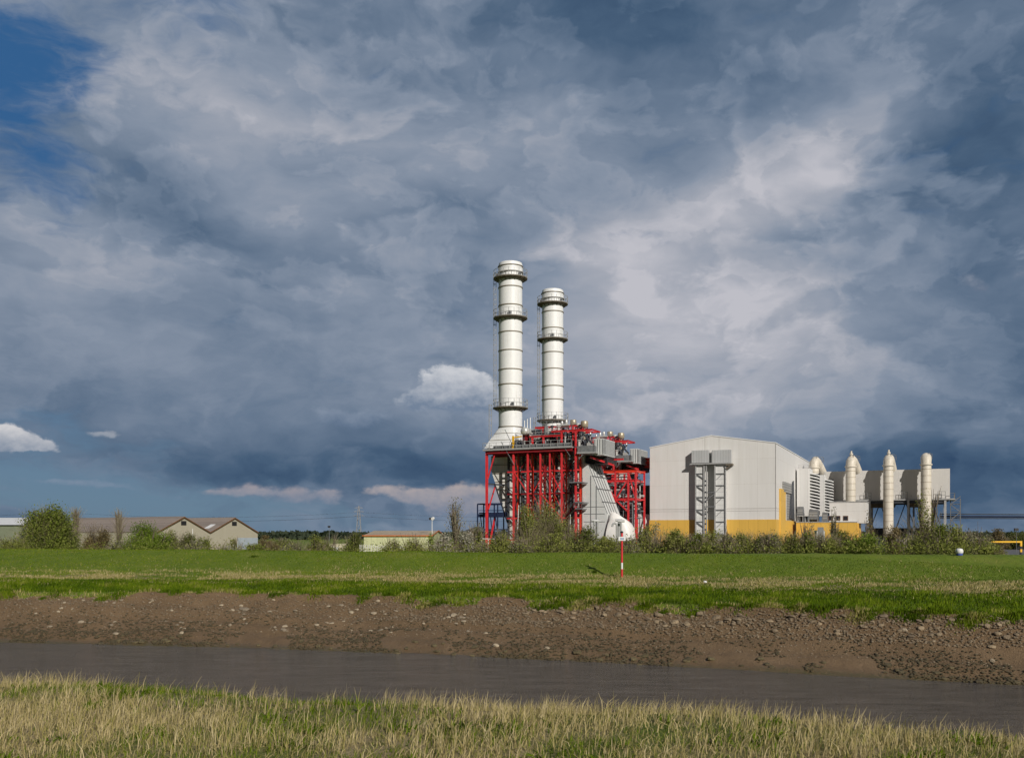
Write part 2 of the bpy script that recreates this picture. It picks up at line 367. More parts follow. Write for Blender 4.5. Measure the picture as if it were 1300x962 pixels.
M_STEELP = plain('pale_stainless_steel', (0.62, 0.62, 0.58), 0.35, metal=0.4, var=0.1)
M_LOUV = cladding('grey_louvre_sheet', (0.30, 0.30, 0.29), (0.12, 0.12, 0.12), w=30, h=0.8, seam=0.12, axis='XY', var=0.05)
M_GLASSD = plain('dark_window_glass', (0.03, 0.03, 0.035), 0.12)
M_BROWNW = plain('brown_window_frame', (0.12, 0.06, 0.03), 0.5)
M_LIGHTP = plain('white_painted_steel', (0.72, 0.72, 0.70), 0.45, var=0.06)
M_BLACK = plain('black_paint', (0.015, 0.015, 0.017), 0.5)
M_ORANGE = plain('orange_roof_trim', (0.55, 0.14, 0.03), 0.5, var=0.12)
M_TANROOF = cladding('tan_roof_sheet', (0.46, 0.36, 0.23), (0.34, 0.26, 0.17), w=1.1, h=30, seam=0.05, axis='X', var=0.06)
M_PALEY = cladding('pale_yellow_cladding', (0.50, 0.52, 0.30), (0.36, 0.37, 0.22), w=1.2, h=30, seam=0.05, axis='X', var=0.05)
M_ASB = cladding('weathered_fibre_cement', (0.27, 0.215, 0.17), (0.18, 0.15, 0.12), w=1.1, h=2.6, seam=0.03, axis='X', var=0.12)
M_BARN = cladding('cream_barn_sheet', (0.50, 0.46, 0.36), (0.36, 0.33, 0.26), w=1.1, h=20, seam=0.05, axis='Y', var=0.06)
M_CONT = cladding('cream_container_sheet', (0.62, 0.57, 0.42), (0.42, 0.38, 0.28), w=0.5, h=20, seam=0.06, axis='X', var=0.04)
M_BLUEC = plain('blue_container_paint', (0.05, 0.09, 0.16), 0.5)
M_TARMAC = plain('tarmac', (0.11, 0.11, 0.11), 0.85, var=0.15, scale=4, bump=0.2)

# ------------------------------------------------------------------ mesh building
def build_each(name, mat, parent, items, smooth=False):
    for it in items:
        mb = MB(); it(mb); mb.build(name, mat, parent, smooth=smooth)
class MB:
    def __init__(s): s.v = []; s.f = []
    def add(s, vs, fs):
        o = len(s.v); s.v += [tuple(v) for v in vs]; s.f += [tuple(i + o for i in f) for f in fs]; return s
    def box(s, x0, x1, y0, y1, z0, z1):
        v = [(x, y, z) for z in (z0, z1) for x, y in ((x0, y0), (x1, y0), (x1, y1), (x0, y1))]
        return s.add(v, [(0, 3, 2, 1), (4, 5, 6, 7), (0, 1, 5, 4), (1, 2, 6, 5), (2, 3, 7, 6), (3, 0, 4, 7)])
    def bar(s, p, q, w, h=None, up=(0, 0, 1)):
        """rectangular bar from p to q"""
        h = h or w; p = Vector(p); q = Vector(q); d = (q - p).normalized(); u = Vector(up)
        if abs(d.dot(u)) > 0.98: u = Vector((0, 1, 0))
        a = d.cross(u).normalized() * (w / 2); b = a.cross(d).normalized() * (h / 2)
        v = [p - a - b, p + a - b, p + a + b, p - a + b, q - a - b, q + a - b, q + a + b, q - a + b]
        return s.add(v, [(0, 1, 2, 3), (7, 6, 5, 4), (0, 4, 5, 1), (1, 5, 6, 2), (2, 6, 7, 3), (3, 7, 4, 0)])
    def ibeam(s, p, q, w, h, t=None, up=(0, 0, 1)):
        """I-section between p and q: two flanges and a web"""
        t = t or min(w, h) * 0.16; p = Vector(p); q = Vector(q); d = (q - p).normalized(); u = Vector(up)
        if abs(d.dot(u)) > 0.98: u = Vector((0, 1, 0))
        a = d.cross(u).normalized(); b = a.cross(d).normalized()
        s.bar(p + b * (h - t) / 2, q + b * (h - t) / 2, w, t, up=u); s.bar(p - b * (h - t) / 2, q - b * (h - t) / 2, w, t, up=u)
        s.bar(p, q, t, h - 2 * t, up=u); return s
    def tube(s, pts, r, n=8, cap=True):
        pts = [Vector(p) for p in pts]; rs = r if isinstance(r, (list, tuple)) else [r] * len(pts)
        o = len(s.v); prev = None
        for i, p in enumerate(pts):
            d = (pts[min(i + 1, len(pts) - 1)] - pts[max(i - 1, 0)]).normalized()
            if prev is None:
                a = d.orthogonal().normalized()
                if abs(d.z) > 0.9: a = Vector((1, 0, 0)) - d * d.x; a.normalize()
            else:
                a = (prev - d * prev.dot(d)).normalized()
            prev = a; b = d.cross(a)
            for k in range(n):
                t = 2 * math.pi * k / n
                s.v.append(tuple(p + (a * math.cos(t) + b * math.sin(t)) * rs[i]))
        for i in range(len(pts) - 1):
            for k in range(n):
                k2 = (k + 1) % n; s.f.append((o + i * n + k, o + i * n + k2, o + (i + 1) * n + k2, o + (i + 1) * n + k))
        if cap:
            s.f.append(tuple(o + k for k in range(n))[::-1]); s.f.append(tuple(o + (len(pts) - 1) * n + k for k in range(n)))
        return s
    def lathe(s, prof, cx=0, cy=0, n=40, a0=0, a1=2 * math.pi):
        full = abs(a1 - a0 - 2 * math.pi) < 1e-6; m = n if full else n + 1; o = len(s.v)
        for r, z in prof:
            for k in range(m):
                t = a0 + (a1 - a0) * k / n; s.v.append((cx + r * math.cos(t), cy + r * math.sin(t), z))
        for i in range(len(prof) - 1):
            for k in range(n):
                k2 = (k + 1) % m; s.f.append((o + i * m + k, o + i * m + k2, o + (i + 1) * m + k2, o + (i + 1) * m + k))
        return s
    def prism(s, poly, y0, y1, axis='y'):
        """polygon in (x, z) extruded along y, or in (y, z) extruded along x"""
        n = len(poly)
        v = [(a, y, z) if axis == 'y' else (y, a, z) for y in (y0, y1) for a, z in poly]
        return s.add(v, [tuple(range(n)), tuple(range(2 * n - 1, n - 1, -1))] + [(i, i + n, (i + 1) % n + n, (i + 1) % n) for i in range(n)])
    def build(s, name, mat, parent=None, smooth=False, fix=True):
        me = bpy.data.meshes.new(name); me.from_pydata(s.v, [], s.f)
        if fix:
            bm = bmesh.new(); bm.from_mesh(me); bmesh.ops.recalc_face_normals(bm, faces=bm.faces); bm.to_mesh(me); bm.free()
        if smooth: me.shade_smooth(); 
        if smooth == 'auto': me.set_sharp_from_angle(angle=R(35))
        me.materials.append(mat)
        o = bpy.data.objects.new(name, me); COL.objects.link(o)
        if parent is not None: o.parent = parent
        return o
def tag(o, label=None, cat=None, group=None, kind=None):
    if label: o['label'] = label
    if cat: o['category'] = cat
    if group: o['group'] = group
    if kind: o['kind'] = kind
    return o
def thing(name, label, cat, loc=(0, 0, 0), rz=0.0, group=None):
    o = bpy.data.objects.new(name, None); o.empty_display_size = 0.5; COL.objects.link(o)
    o.location = loc; o.rotation_euler = (0, 0, rz)
    return tag(o, label, cat, group)
def copy_tree(o, parent=None):
    c = o.copy(); COL.objects.link(c); c.parent = parent
    for ch in list(o.children): copy_tree(ch, c)
    return c
def nmesh(name, verts, quads, mat, parent=None, attrs=None, smooth=False, nside=4):
    """fast mesh from numpy arrays (many small blades or leaves)"""
    me = bpy.data.meshes.new(name); nv, nf = len(verts), len(quads)
    me.vertices.add(nv); me.vertices.foreach_set('co', np.ascontiguousarray(verts, dtype=np.float32).ravel())
    me.loops.add(nf * nside); me.loops.foreach_set('vertex_index', np.ascontiguousarray(quads, dtype=np.int32).ravel())
    me.polygons.add(nf); me.polygons.foreach_set('loop_start', np.arange(0, nf * nside, nside, dtype=np.int32))
    me.polygons.foreach_set('loop_total', np.full(nf, nside, dtype=np.int32))
    if smooth: me.polygons.foreach_set('use_smooth', np.ones(nf, dtype=bool))
    me.update(calc_edges=True)
    for k, a in (attrs or {}).items():
        at = me.attributes.new(k, 'FLOAT', 'POINT'); at.data.foreach_set('value', np.ascontiguousarray(a, dtype=np.float32))
    me.materials.append(mat)
    o = bpy.data.objects.new(name, me); COL.objects.link(o)
    if parent is not None: o.parent = parent
    return o

# ------------------------------------------------------------------ the power station's own grid: origin at the turbine hall's front left corner
ROT = R(-24.0); CA, SA = math.cos(R(24)), math.sin(R(24))
HX, HY = 42.3, 290.0
GZ = -4.0                                     # ground level behind the bank (camera height = 0)
def W(a, b, z=0.0): return Vector((HX + a * CA + b * SA, HY - a * SA + b * CA, z))
def PA(px, b):       # distance along the front for a column of the photo, on the plane at depth b
    r = (px - 650.0) / FOC
    return (r * (HY + CA * b) - HX - SA * b) / (CA + SA * r)
def ZZ(py, a, b): return (HORIZON - py) / FOC * (HY - SA * a + CA * b)
def at(px, Y, z=GZ): return Vector(((px - 650.0) / FOC * Y, Y, z))
def zat(py, Y): return (HORIZON - py) / FOC * Y
# ------------------------------------------------------------------ exhaust stacks
def ring_platform(parent, z, r_in, r_out, rail=2.3, n=32, cx=0, cy=0, posts=20):
    mb = MB(); mb.lathe([(r_in, z - 0.55), (r_out - 0.5, z - 0.25), (r_out, z - 0.2), (r_out, z), (r_in, z)], cx, cy, n)
    for k in range(16):
        t = 2 * math.pi * k / 16; c, s = math.cos(t), math.sin(t)
        mb.bar((cx + c * (r_in - 0.05), cy + s * (r_in - 0.05), z - 1.1), (cx + c * (r_out - 0.4), cy + s * (r_out - 0.4), z - 0.3), 0.16)
    p = mb.build('platform', M_RUST, parent)
    mb = MB()
    for h in (0.06, rail * .5, rail):
        mb.lathe([(r_out - 0.11, z + h), (r_out - 0.01, z + h), (r_out - 0.01, z + h + 0.09), (r_out - 0.11, z + h + 0.09), (r_out - 0.11, z + h)], cx, cy, n)
    for k in range(posts):
        t = 2 * math.pi * k / posts; c, s = math.cos(t), math.sin(t)
        mb.bar((cx + c * (r_out - .06), cy + s * (r_out - .06), z), (cx + c * (r_out - .06), cy + s * (r_out - .06), z + rail + .05), 0.09)
    mb.build('railing', M_GALV, p)
def ladder(parent, x, y, z0, z1, nx, ny):
    mb = MB(); px_, py_ = -ny, nx
    for s in (-0.38, 0.38): mb.bar((x + px_ * s, y + py_ * s, z0), (x + px_ * s, y + py_ * s, z1), 0.12)
    z = z0
    while z < z1:
        mb.bar((x - px_ * .38, y - py_ * .38, z), (x + px_ * .38, y + py_ * .38, z), 0.07)
        z += 0.75
    z = z0 + 2.2; pr = None; pts = []
    for k in range(5):
        t = math.pi * k / 4; pts.append((x + px_ * math.cos(t) * .5 + nx * math.sin(t) * .8, y + py_ * math.cos(t) * .5 + ny * math.sin(t) * .8))
    while z < z1:
        for i in range(4): mb.bar((*pts[i], z), (*pts[i + 1], z), 0.08)
        z += 1.5
    for i in (1, 2, 3): mb.bar((*pts[i], z0 + 2.2), (*pts[i], z1), 0.07)
    mb.build('caged_ladder', M_GALV, parent)
SX, SY = -35.0, -26.5
st1 = thing('exhaust_stack', 'nearer white exhaust stack, the highest thing in view', 'chimney', W(SX, SY, 0), ROT, 'twin exhaust stacks')
RS = 3.5
prof = [(RS, 31.5), (RS, 77.0), (RS + .12, 77.1), (RS + .12, 79.2), (RS - .05, 80.0), (RS - .35, 80.2), (RS - .6, 80.2), (RS - .6, 70)]
MB().lathe(prof, n=56).build('shaft', M_CREAM, st1, smooth='auto')
for z in (72.8, 67.4, 59.5, 54.1, 48.5, 44.1, 31.6):
    MB().lathe([(RS - .02, z - .13), (RS + .17, z - .13), (RS + .17, z + .13), (RS - .02, z + .13)], n=56).build('flange', M_SEAM, st1)
for z in (78.95, 77.15):
    MB().lathe([(RS + .1, z - .1), (RS + .3, z - .1), (RS + .3, z + .12), (RS + .1, z + .12)], n=56).build('flange', M_RUST, st1)
ring_platform(st1, 75.6, RS, RS + 1.55, 2.2)
ring_platform(st1, 63.9, RS, RS + 1.55, 2.2)
ring_platform(st1, 37.3, RS, RS + 1.7, 2.3)
# the stack's foot: round at the top, square at the bottom, spreading to the outer side
n = 48; mb = MB(); o = 0
lv = [(0.0, 31.5), (0.33, 29.6), (0.66, 27.6), (1.0, 25.3)]
for f, z in lv:
    for k in range(n):
        t = 2 * math.pi * k / n; c, s = math.cos(t), math.sin(t); m = max(abs(c), abs(s))
        sx, sy = c / m * 4.9 - 1.5, s / m * 5.0 + 0.4
        mb.v.append((c * RS * (1 - f) + sx * f, s * RS * (1 - f) + sy * f, z))
for i in range(3):
    for k in range(n):
        k2 = (k + 1) % n; mb.f.append((i * n + k, i * n + k2, (i + 1) * n + k2, (i + 1) * n + k))
mb.build('flared_base', M_CREAM, st1, smooth='auto')
for f, z in lv[1:3]:
    mb = MB(); pts = []
    for k in range(n + 1):
        t = 2 * math.pi * k / n; c, s = math.cos(t), math.sin(t); m = max(abs(c), abs(s))
        pts.append(((c * RS * (1 - f) + (c / m * 4.9 - 1.5) * f) * 1.008, (s * RS * (1 - f) + (s / m * 5.0 + .4) * f) * 1.008, z))
    for i in range(n): mb.bar(pts[i], pts[i + 1], 0.12)
    mb.build('stiffener', M_SEAM, st1)
cd = Vector((-0.9, -0.42)).normalized()
ladder(st1, cd.x * (RS + .75), cd.y * (RS + .75), 37.3, 77, cd.x, cd.y)
ladder(st1, cd.x * (RS + 2.1), cd.y * (RS + 2.1), 25.5, 38.4, cd.x, cd.y)
mb = MB()
for k, (t, z) in enumerate([(-1.2, 65.3), (-2.0, 65.0), (-0.4, 76.8), (-2.4, 76.8), (-1.0, 38.6), (-2.0, 38.6)]):
    x, y = math.cos(t) * (RS + .5), math.sin(t) * (RS + .5); MB().box(x - .3, x + .3, y - .3, y + .3, z - 1.2, z).build('instrument_box', M_GREY, st1)
st2 = copy_tree(st1); st2.location = W(SX, SY + 34.0, 0)
st2['label'] = 'farther white exhaust stack, rising behind the middle of the red steelwork'

# ------------------------------------------------------------------ heat recovery boilers in red steel frames
# local grid: x along the plant front, y towards the back, origin under the stack
def LX(px, y=-9.5): return PA(px, SY + y) - SX
def LZ(py, x, y=-9.5): return ZZ(py, SX + x, SY + y)
YF, YR, YC, YB = -9.5, -6.0, -4.4, 7.0       # front columns, rear columns, casing front, back
DECK = 24.3
def railing(mb, p, q, h=1.9, step=2.0, t=0.09):
    p, q = Vector(p), Vector(q); L = (q - p).length; k = max(1, int(L / step))
    for hh in (0.1, h * .5, h): mb.bar(p + Vector((0, 0, hh)), q + Vector((0, 0, hh)), t)
    for i in range(k + 1):
        c = p.lerp(q, i / k); mb.bar(c, c + Vector((0, 0, h)), t)
def make_boiler():
    bo = thing('heat_recovery_boiler', 'heat recovery boiler in a tall red steel frame under the nearer stack', 'boiler', W(SX, SY, 0), ROT, 'heat recovery boilers')
    z0 = GZ
    xL = LX(618); 
    # casing
    xc0, xc1 = LX(646, YC), LX(741, YC)
    MB().box(xc0, xc1, YC, YB, z0, DECK - 1.6).build('casing', M_CASE, bo)
    # hopper-shaped outlet duct under the stack
    a0, a1 = LX(622.5, YC), xc0 - .02
    zt, zm, zb = LZ(578, 0, YC), LZ(597, 0, YC), LZ(664, 0, YC)
    hp = MB().prism([(a0, zt), (a1, zt), (a1, zb - 8), (LX(646, YC) - .3, zb), (a0 + .1, zm)], YC + .4, YB - 1).build('outlet_duct', M_CASE, bo)
    mb = MB()
    for i in range(9):
        z = zt - .3 - i * 2.45
        f = 0 if z > zm else (zm - z) / (zm - zb); xx = a0 + (a1 - .4 - a0) * max(0, min(1, f))
        if xx < a1 - .9: mb.bar((xx + .25, YC + .33, z), (a1, YC + .33, z), 0.16)
    mb.build('stiffener', M_SEAM, hp)
    # wall stiffeners on the casing
    mb = MB()
    for i in range(11): mb.bar((xc0, YC - .14, 1.0 + i * 2.1), (xc1, YC - .14, 1.0 + i * 2.1), 0.18)
    mb.build('stiffener', M_SEAM, bo)
    # columns
    cols = [(652, YF, .72), (670, YF, .66), (686, YF, .62), (698, YF, .5), (713, YF, .66), (731, YF, .72)]
    for px, y, w in cols:
        x = LX(px, y); MB().ibeam((x, y, z0), (x, y, DECK - .3), w * .66, w * .7, .12).build('column', M_RED, bo)
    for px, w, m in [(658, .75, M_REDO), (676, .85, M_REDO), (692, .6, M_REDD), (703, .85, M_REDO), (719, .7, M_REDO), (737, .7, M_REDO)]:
        x = LX(px, YR); MB().ibeam((x, YR, z0), (x, YR, DECK - 1.2), w * .62, w * .62, .15).build('column', m, bo)
    for px in (646, 665, 680, 707, 725):
        x = LX(px, YC - .3); MB().bar((x, YC - .5, z0), (x, YC - .5, DECK - 1.6), .62, .3).build('column', M_DARK, bo)
    # cross beams and braces
    for z in (18.0, 11.6, 4.6, -1.6):
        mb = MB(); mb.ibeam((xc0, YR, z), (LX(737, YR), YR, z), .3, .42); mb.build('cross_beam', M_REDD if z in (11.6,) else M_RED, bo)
    xs = [LX(p, YF) for p in (652, 670, 686, 698, 713, 731)]; lev = [DECK - 1, 18.0, 11.6, 4.6, -2.0]
    for i, x in enumerate(xs):
        mb = MB()
        for j in range(4):
            mb.bar((x, YF + .2, lev[j]), (x, YR, lev[j + 1]), .15)
            mb.bar((x, YF, lev[j + 1]), (x, YR, lev[j + 1]), .15, .3)
        mb.build('brace', M_RED, bo)
    xr = [LX(p, YR) for p in (658, 676, 692, 703, 719, 737)]
    for i in range(5):
        mb = MB()
        for j in range(4):
            if (i + j) % 2: mb.bar((xr[i], YR, lev[j]), (xr[i + 1], YR, lev[j + 1]), .18)
            else: mb.bar((xr[i + 1], YR, lev[j]), (xr[i], YR, lev[j + 1]), .22)
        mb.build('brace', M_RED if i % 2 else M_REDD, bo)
    for i in range(3):       # front face diagonals low and high
        mb = MB(); a, b = [(0, 1), (2, 4), (3, 4)][i]
        mb.bar((xs[a], YF - .05, lev[i % 2 + 1]), (xs[b], YF - .05, lev[i % 2 + 2]), .25)
        mb.build('brace', M_RED, bo)
    xd = [LX(p, YC) for p in (646, 665, 680, 707, 725)]
    mb = MB()
    for i in range(4):
        for j in range(6):
            z = 21.5 - j * 4
            mb.bar((xd[i], YC - .6, z), (xd[i] + 1.9, YC - .6, z - 1.9), .2); mb.bar((xd[i + 1], YC - .6, z), (xd[i + 1] - 1.9, YC - .6, z - 1.9), .2)
    mb.build('knee_brace', M_DARK, bo)
    # left outrigger frame
    mb = MB(); mb.ibeam((xL, YF, z0), (xL, YF, DECK - .4), .62, .62, .16); mb.build('column', M_RED, bo)
    x6 = LX(629, YR)
    zz1, zz2, zz3 = LZ(615, xL), LZ(647, xL), LZ(653, xL)
    mb = MB(); mb.bar((x6, YR, zz1), (xL + .5, YF, zz2), .3); mb.bar((x6, YR, zz3), (xL + .6, YF, z0), .4)
    mb.bar((LX(628, YF), YF, DECK - 1.5), (xL, YF, LZ(612, xL)), .3); mb.ibeam((xL, YF, DECK - 1.0), (LX(645, YF), YF, DECK - 1.0), .5, .9)
    mb.build('brace', M_RED, bo)
    mb = MB(); mb.ibeam((xL, YF, LZ(614, xL)), (LX(632, YF), YC, LZ(615, xL)), .35, .45)
    mb.bar((LX(628, YF), YF, LZ(614, xL)), (LX(645, YC), YC, LZ(665, xL)), .3); mb.build('brace', M_DARK, bo)
    # deck with kickplate, grating and railing
    xD0, xD1 = LX(613, -10.5), LX(726, -10.5)
    dk = MB().box(xD0, xD1, -10.6, YB, DECK - .35, DECK).build('deck', M_GALV, bo)
    mb = MB(); mb.ibeam((xD0 + 1, -10.0, DECK - .8), (xD1, -10.0, DECK - .8), .5, .85)
    mb.ibeam((xD0 + 1, YR, DECK - 1.1), (LX(740, YR), YR, DECK - 1.1), .6, 1.4); mb.ibeam((xD0 + 1, YC, DECK - 1.1), (LX(740, YC), YC, DECK - 1.1), .6, 1.4)
    for i in range(12): mb.ibeam((xD0 + 1.5 + i * 2.5, -10, DECK - .8), (xD0 + 1.5 + i * 2.5, YB, DECK - .8), .4, .8)
    mb.build('deck_beam', M_REDD, dk)
    mb = MB(); railing(mb, (xD0, -10.5, DECK), (xD1, -10.5, DECK)); railing(mb, (xD0, -10.5, DECK), (xD0, 4, DECK)); mb.build('railing', M_GALV, dk)
    mb = MB(); mb.box(xD0 + 3, xD1 - .5, -9.9, -9.6, DECK, DECK + 1.1); mb.build('kick_plate', M_GREY, dk)
    # pipework and valves standing on the deck: uneven heights, pale and dark
    rr = random.Random(5)
    px0 = LX(655, -8); px1 = LX(738, -8)
    for mat, cnt, nm in ((M_DARK, 60, 'pipework'), (M_STEELP, 55, 'pipework'), (M_GREY, 60, 'pipework')):
        mb = MB()
        for k in range(cnt):
            x = rr.uniform(px0, px1); y = rr.uniform(-8.5, 3); h = rr.uniform(1.2, 6.5) * (0.6 if y > 0 else 1); r = rr.choice((.14, .2, .28, .4))
            if rr.random() < .6:
                mb.tube([(x, y, DECK), (x, y, DECK + h)], r, 8)
                if rr.random() < .5: mb.tube([(x, y, DECK + h), (x, y, DECK + h + .25)], r * 1.8, 8)
            elif rr.random() < .6:
                z = DECK + rr.uniform(.8, 6.5); L = rr.uniform(2, 8); mb.tube([(x, y, z), (min(x + L, px1), y, z)], r, 8)
            else:
                mb.box(x, x + rr.uniform(.6, 1.8), y, y + 1.2, DECK, DECK + rr.uniform(.8, 2.4))
        mb.build(nm, mat, bo, smooth='auto')
    # solid machinery house in the middle
    MB().box(LX(672, -3), LX(736, -3), -3.0, 5.5, DECK, DECK + 4.4).build('machinery_house', M_DARK, bo)
    # steam drum, its round end towards the river
    xc = LX(667, -7.5); zc = LZ(547.5, xc, -7.5)
    mb = MB(); r = 1.12
    prof = [(0.02, -.55), (.45, -.5), (.8, -.36), (1.02, -.15), (r, .15), (r, 12)]
    o = len(mb.v)
    for rd, yy in prof:
        for k in range(24):
            t = 2 * math.pi * k / 24; mb.v.append((xc + rd * math.cos(t), -8.5 + yy, zc + rd * math.sin(t)))
    for i in range(len(prof) - 1):
        for k in range(24):
            k2 = (k + 1) % 24; mb.f.append((i * 24 + k, i * 24 + k2, (i + 1) * 24 + k2, (i + 1) * 24 + k))
    dr = mb.build('steam_drum', M_STEELP, bo, smooth='auto')
    [MB().box(xc - .9, xc + .9, y, y + .6, DECK, zc - .6).build('saddle', M_REDD, dr) for y in (-7.5, 0)]
    mb = MB()
    for dx in (-.5, .4, 1.3): mb.tube([(xc + dx, -7.0, zc + .8), (xc + dx, -7.0, zc + 3.4 + dx * .4)], .16, 8)
    mb.build('vent_pipe', M_LIGHTP, dr)
    # red frames on top
    def frame(nm, z, xa, xb, ya, yb, mat, h=.7):
        mb = MB()
        for y in (ya, yb): mb.ibeam((xa, y, z), (xb, y, z), .45, h)
        k = max(2, int((xb - xa) / 4.2))
        for i in range(k + 1):
            x = xa + (xb - xa) * i / k; mb.ibeam((x, ya, z), (x, yb, z), .35, h * .7)
            if i < k: mb.bar((x, ya, z), (x + (xb - xa) / k, yb, z), .2)
        mb.build(nm, mat, bo)
    zu = LZ(541, 12); zm_ = LZ(554, 12)
    xa, xb = LX(659, YR), LX(727, YR)
    frame('upper_frame', zu, xa + 5.0, xb + 1, YR, 4, M_RED, .5)
    frame('upper_frame', LZ(547, 20), LX(700, YF), LX(752, YF), YF, -3, M_RED, .5)
    frame('upper_frame', zm_, LX(672, YF), LX(712, YF), YF, -2, M_RED, .45)
    for px, y, t in [(670, YR, zu), (690, YR, zu), (708, YR, zu), (727, YR, zu), (713, YF, LZ(547, 20)), (731, YF, LZ(547, 20)), (690, YF, zm_), (676, YF, zm_)]:
        x = LX(px, y); MB().ibeam((x, y, DECK), (x, y, t), .45, .45, .12).build('upper_column', M_RED, bo)
    for px, q in ((694, 702), (716, 722), (740, 752)):
        MB().bar((LX(px, -5), -5, DECK), (LX(q, -5), -5, LZ(547, 20)), .22).build('upper_brace', M_DARK, bo)
    mb = MB(); mb.bar((LX(738, YF), YF, LZ(549, 20)), (LX(752, YF), YF, DECK + .5), .45); mb.build('upper_brace', M_DARK, bo)
    mb = MB(); railing(mb, (LX(672, YF), YF, zm_ + .35), (LX(712, YF), YF, zm_ + .35), 1.6, 1.6, .07); railing(mb, (xa + 5, YR, zu + .35), (xb + 1, YR, zu + .35), 1.4, 1.6, .07)
    mb.build('upper_railing', M_GALV, bo)
    # silencers on the roof frame
    for px, py, w, h, y, mt in [(728, 539, 8, 6.5, 1.5, M_SILENCER), (733.5, 541.5, 6.5, 4.4, -4, M_STEELP), (742, 541, 9.5, 7, -5.5, M_SILENCER), (713.5, 539, 3.4, 4.5, -2, M_STEELP), (719, 538, 3.6, 5, 0, M_STEELP), (708, 540, 2.6, 3, -3, M_STEELP), (749.5, 552, 2.6, 3, -6, M_STEELP)]:
        x = LX(px, y); zb_ = LZ(py, x, y); sc = (HY - SA * (SX + x) + CA * (SY + y)) / FOC; r = w / 2 * sc; hh = h * sc
        mb = MB(); mb.lathe([(0, zb_ - .3), (r * .8, zb_ - .3), (r, zb_), (r, zb_ + hh * .8), (r * .85, zb_ + hh * .95), (0, zb_ + hh)], x, y, 20); mb.tube([(x, y, zu - 4), (x, y, zb_)], r * .3, 8)
        mb.build('silencer', mt, bo, smooth='auto')
    # right-hand lower deck, ribbed ventilation box
    xg0, xg1 = LX(733, -10), LX(757, -10); zg = LZ(575, 30, -10)
    mb = MB(); mb.box(xg0, xg1, -10.4, 4, zg, zg + .4); mb.build('side_deck', M_GALV, bo)
    mb = MB(); mb.box(xg0 + .1, xg1 - .6, -10.2, -9.9, zg + .4, zg + 2.1); mb.box(xg1 - .9, xg1 - .6, -10.2, 2, zg + .4, zg + 2.1); mb.build('deck_screen', M_GREY, bo)
    vb0, vb1 = LX(754, -8), LX(765, -8); zv0, zv1 = LZ(577, 32, -8), LZ(556, 32, -8)
    vb = MB().box(vb0, vb1, -8.0, 3.0, zv0, zv1).build('ventilation_box', M_CASEP, bo)
    mb = MB()
    for i in range(5): mb.box(vb0 + .3 + i * .72, vb0 + .42 + i * .72, -8.12, -8.0, zv0 + .2, zv1 - .2)
    for i in range(12): mb.box(vb1, vb1 + .12, -7.6 + i * .9, -7.45 + i * .9, zv0 + .2, zv1 - .2)
    mb.build('rib', M_GREY, vb)
    mb = MB(); mb.ibeam((vb0 - 1, -8.3, zv0 - .5), (LX(781, 1), 0, zv0 - 2.4), .4, .5); mb.ibeam((vb0 - 1, 3, zv0 - .5), (vb1 + 2.6, 3, zv0 - .5), .4, .5); mb.build('bracket_beam', M_RED, bo)
    MB().box(xc1 + .4, vb1 - .3, YC + 1, YB - 1, zg - 2.4, zg - .1).build('underdeck_duct', M_BLACK, bo)
    # ladder tower with small landings at the right side of the columns
    mb = MB(); x = LX(726.5, YF)
    for s in (-.5, .5):
        for y in (YF + 1, YF + 2): mb.bar((x + s, y, z0), (x + s, y, DECK), .14)
    z = z0
    while z < DECK: mb.bar((x - .5, YF + 1, z), (x + .5, YF + 1, z), .1); mb.bar((x - .5, YF + 2, z), (x + .5, YF + 2, z), .1); z += 1.0
    mb.build('ladder_tower', M_DARK, bo)
    for z, w0, w1 in ((LZ(611.5, 27), 724, 741), (LZ(637, 27), 731, 742), (LZ(645, 27), 732, 740)):
        mb = MB(); mb.box(LX(w0, YF), LX(w1, YF), YF - 1.1, YR, z - .25, z); railing(mb, (LX(w0, YF), YF - 1, z), (LX(w1, YF), YF - 1, z), 1.2, 1.2, .06); mb.build('landing', M_GREY, bo)
    # inlet duct: tall pale front panel with a sloping outer side
    p0, p1 = LX(741, YC), LX(747.5, YC); zt = LZ(588, 30, YC); zl = LZ(652, 34, YC)
    x2 = LX(772, YC); x3 = LX(778, YC)
    idt = MB().prism([(p0 + .03, zt + .3), (p1, zt), (x2, zl), (x3, z0), (p0 + .03, z0)], YC - 1.2, YB - .5).build('inlet_duct', M_CASEP, bo)
    mb = MB()
    for i in range(5):
        y = YC - .9 + i * 2.2; mb.bar((p1 + .1, y, zt + .1), (x2 + .12, y, zl), .14)
    mb.build('stiffener', M_GREY, idt)
    for f in (.02, .25, .5, .76):
        x = p1 + (x2 - p1) * f; z = zt + (zl - zt) * f; MB().bar((x + .15, YC - 1.3, z), (x + .15, YB - .5, z), .2).build('stiffener', M_GREY, idt)
    mb = MB()
    for px, py in ((750, 604), (757, 617)):
        x = LX(px, YC - 1.3); mb.box(x - .09, x + .09, YC - 1.30, YC - 1.2, z0, LZ(py, x, YC))
    for py in (643, 652, 662): mb.box(p0 + .5, LX(771, YC) - .3, YC - 1.28, YC - 1.2, LZ(py, 33, YC) - .06, LZ(py, 33, YC) + .06)
    mb.build('panel_seam', M_GREY, idt)
    # white diffuser hood: blunt cone lying on its side
    q = [(LX(a, YC - 1.5), LZ(b, 40, YC - 1.5)) for a, b in ((767, 690), (768.5, 670), (771.5, 656), (775, 649), (779, 649.6), (786, 654), (794, 660), (798, 667), (799.5, 677), (800, 690))] 
    mb = MB(); o = 0; ys = [(-6.4, .80), (-5.9, .93), (-5.0, 1.0), (0.5, .90), (1.4, .80), (1.8, .66)]
    cx_ = sum(a for a, b in q) / len(q)
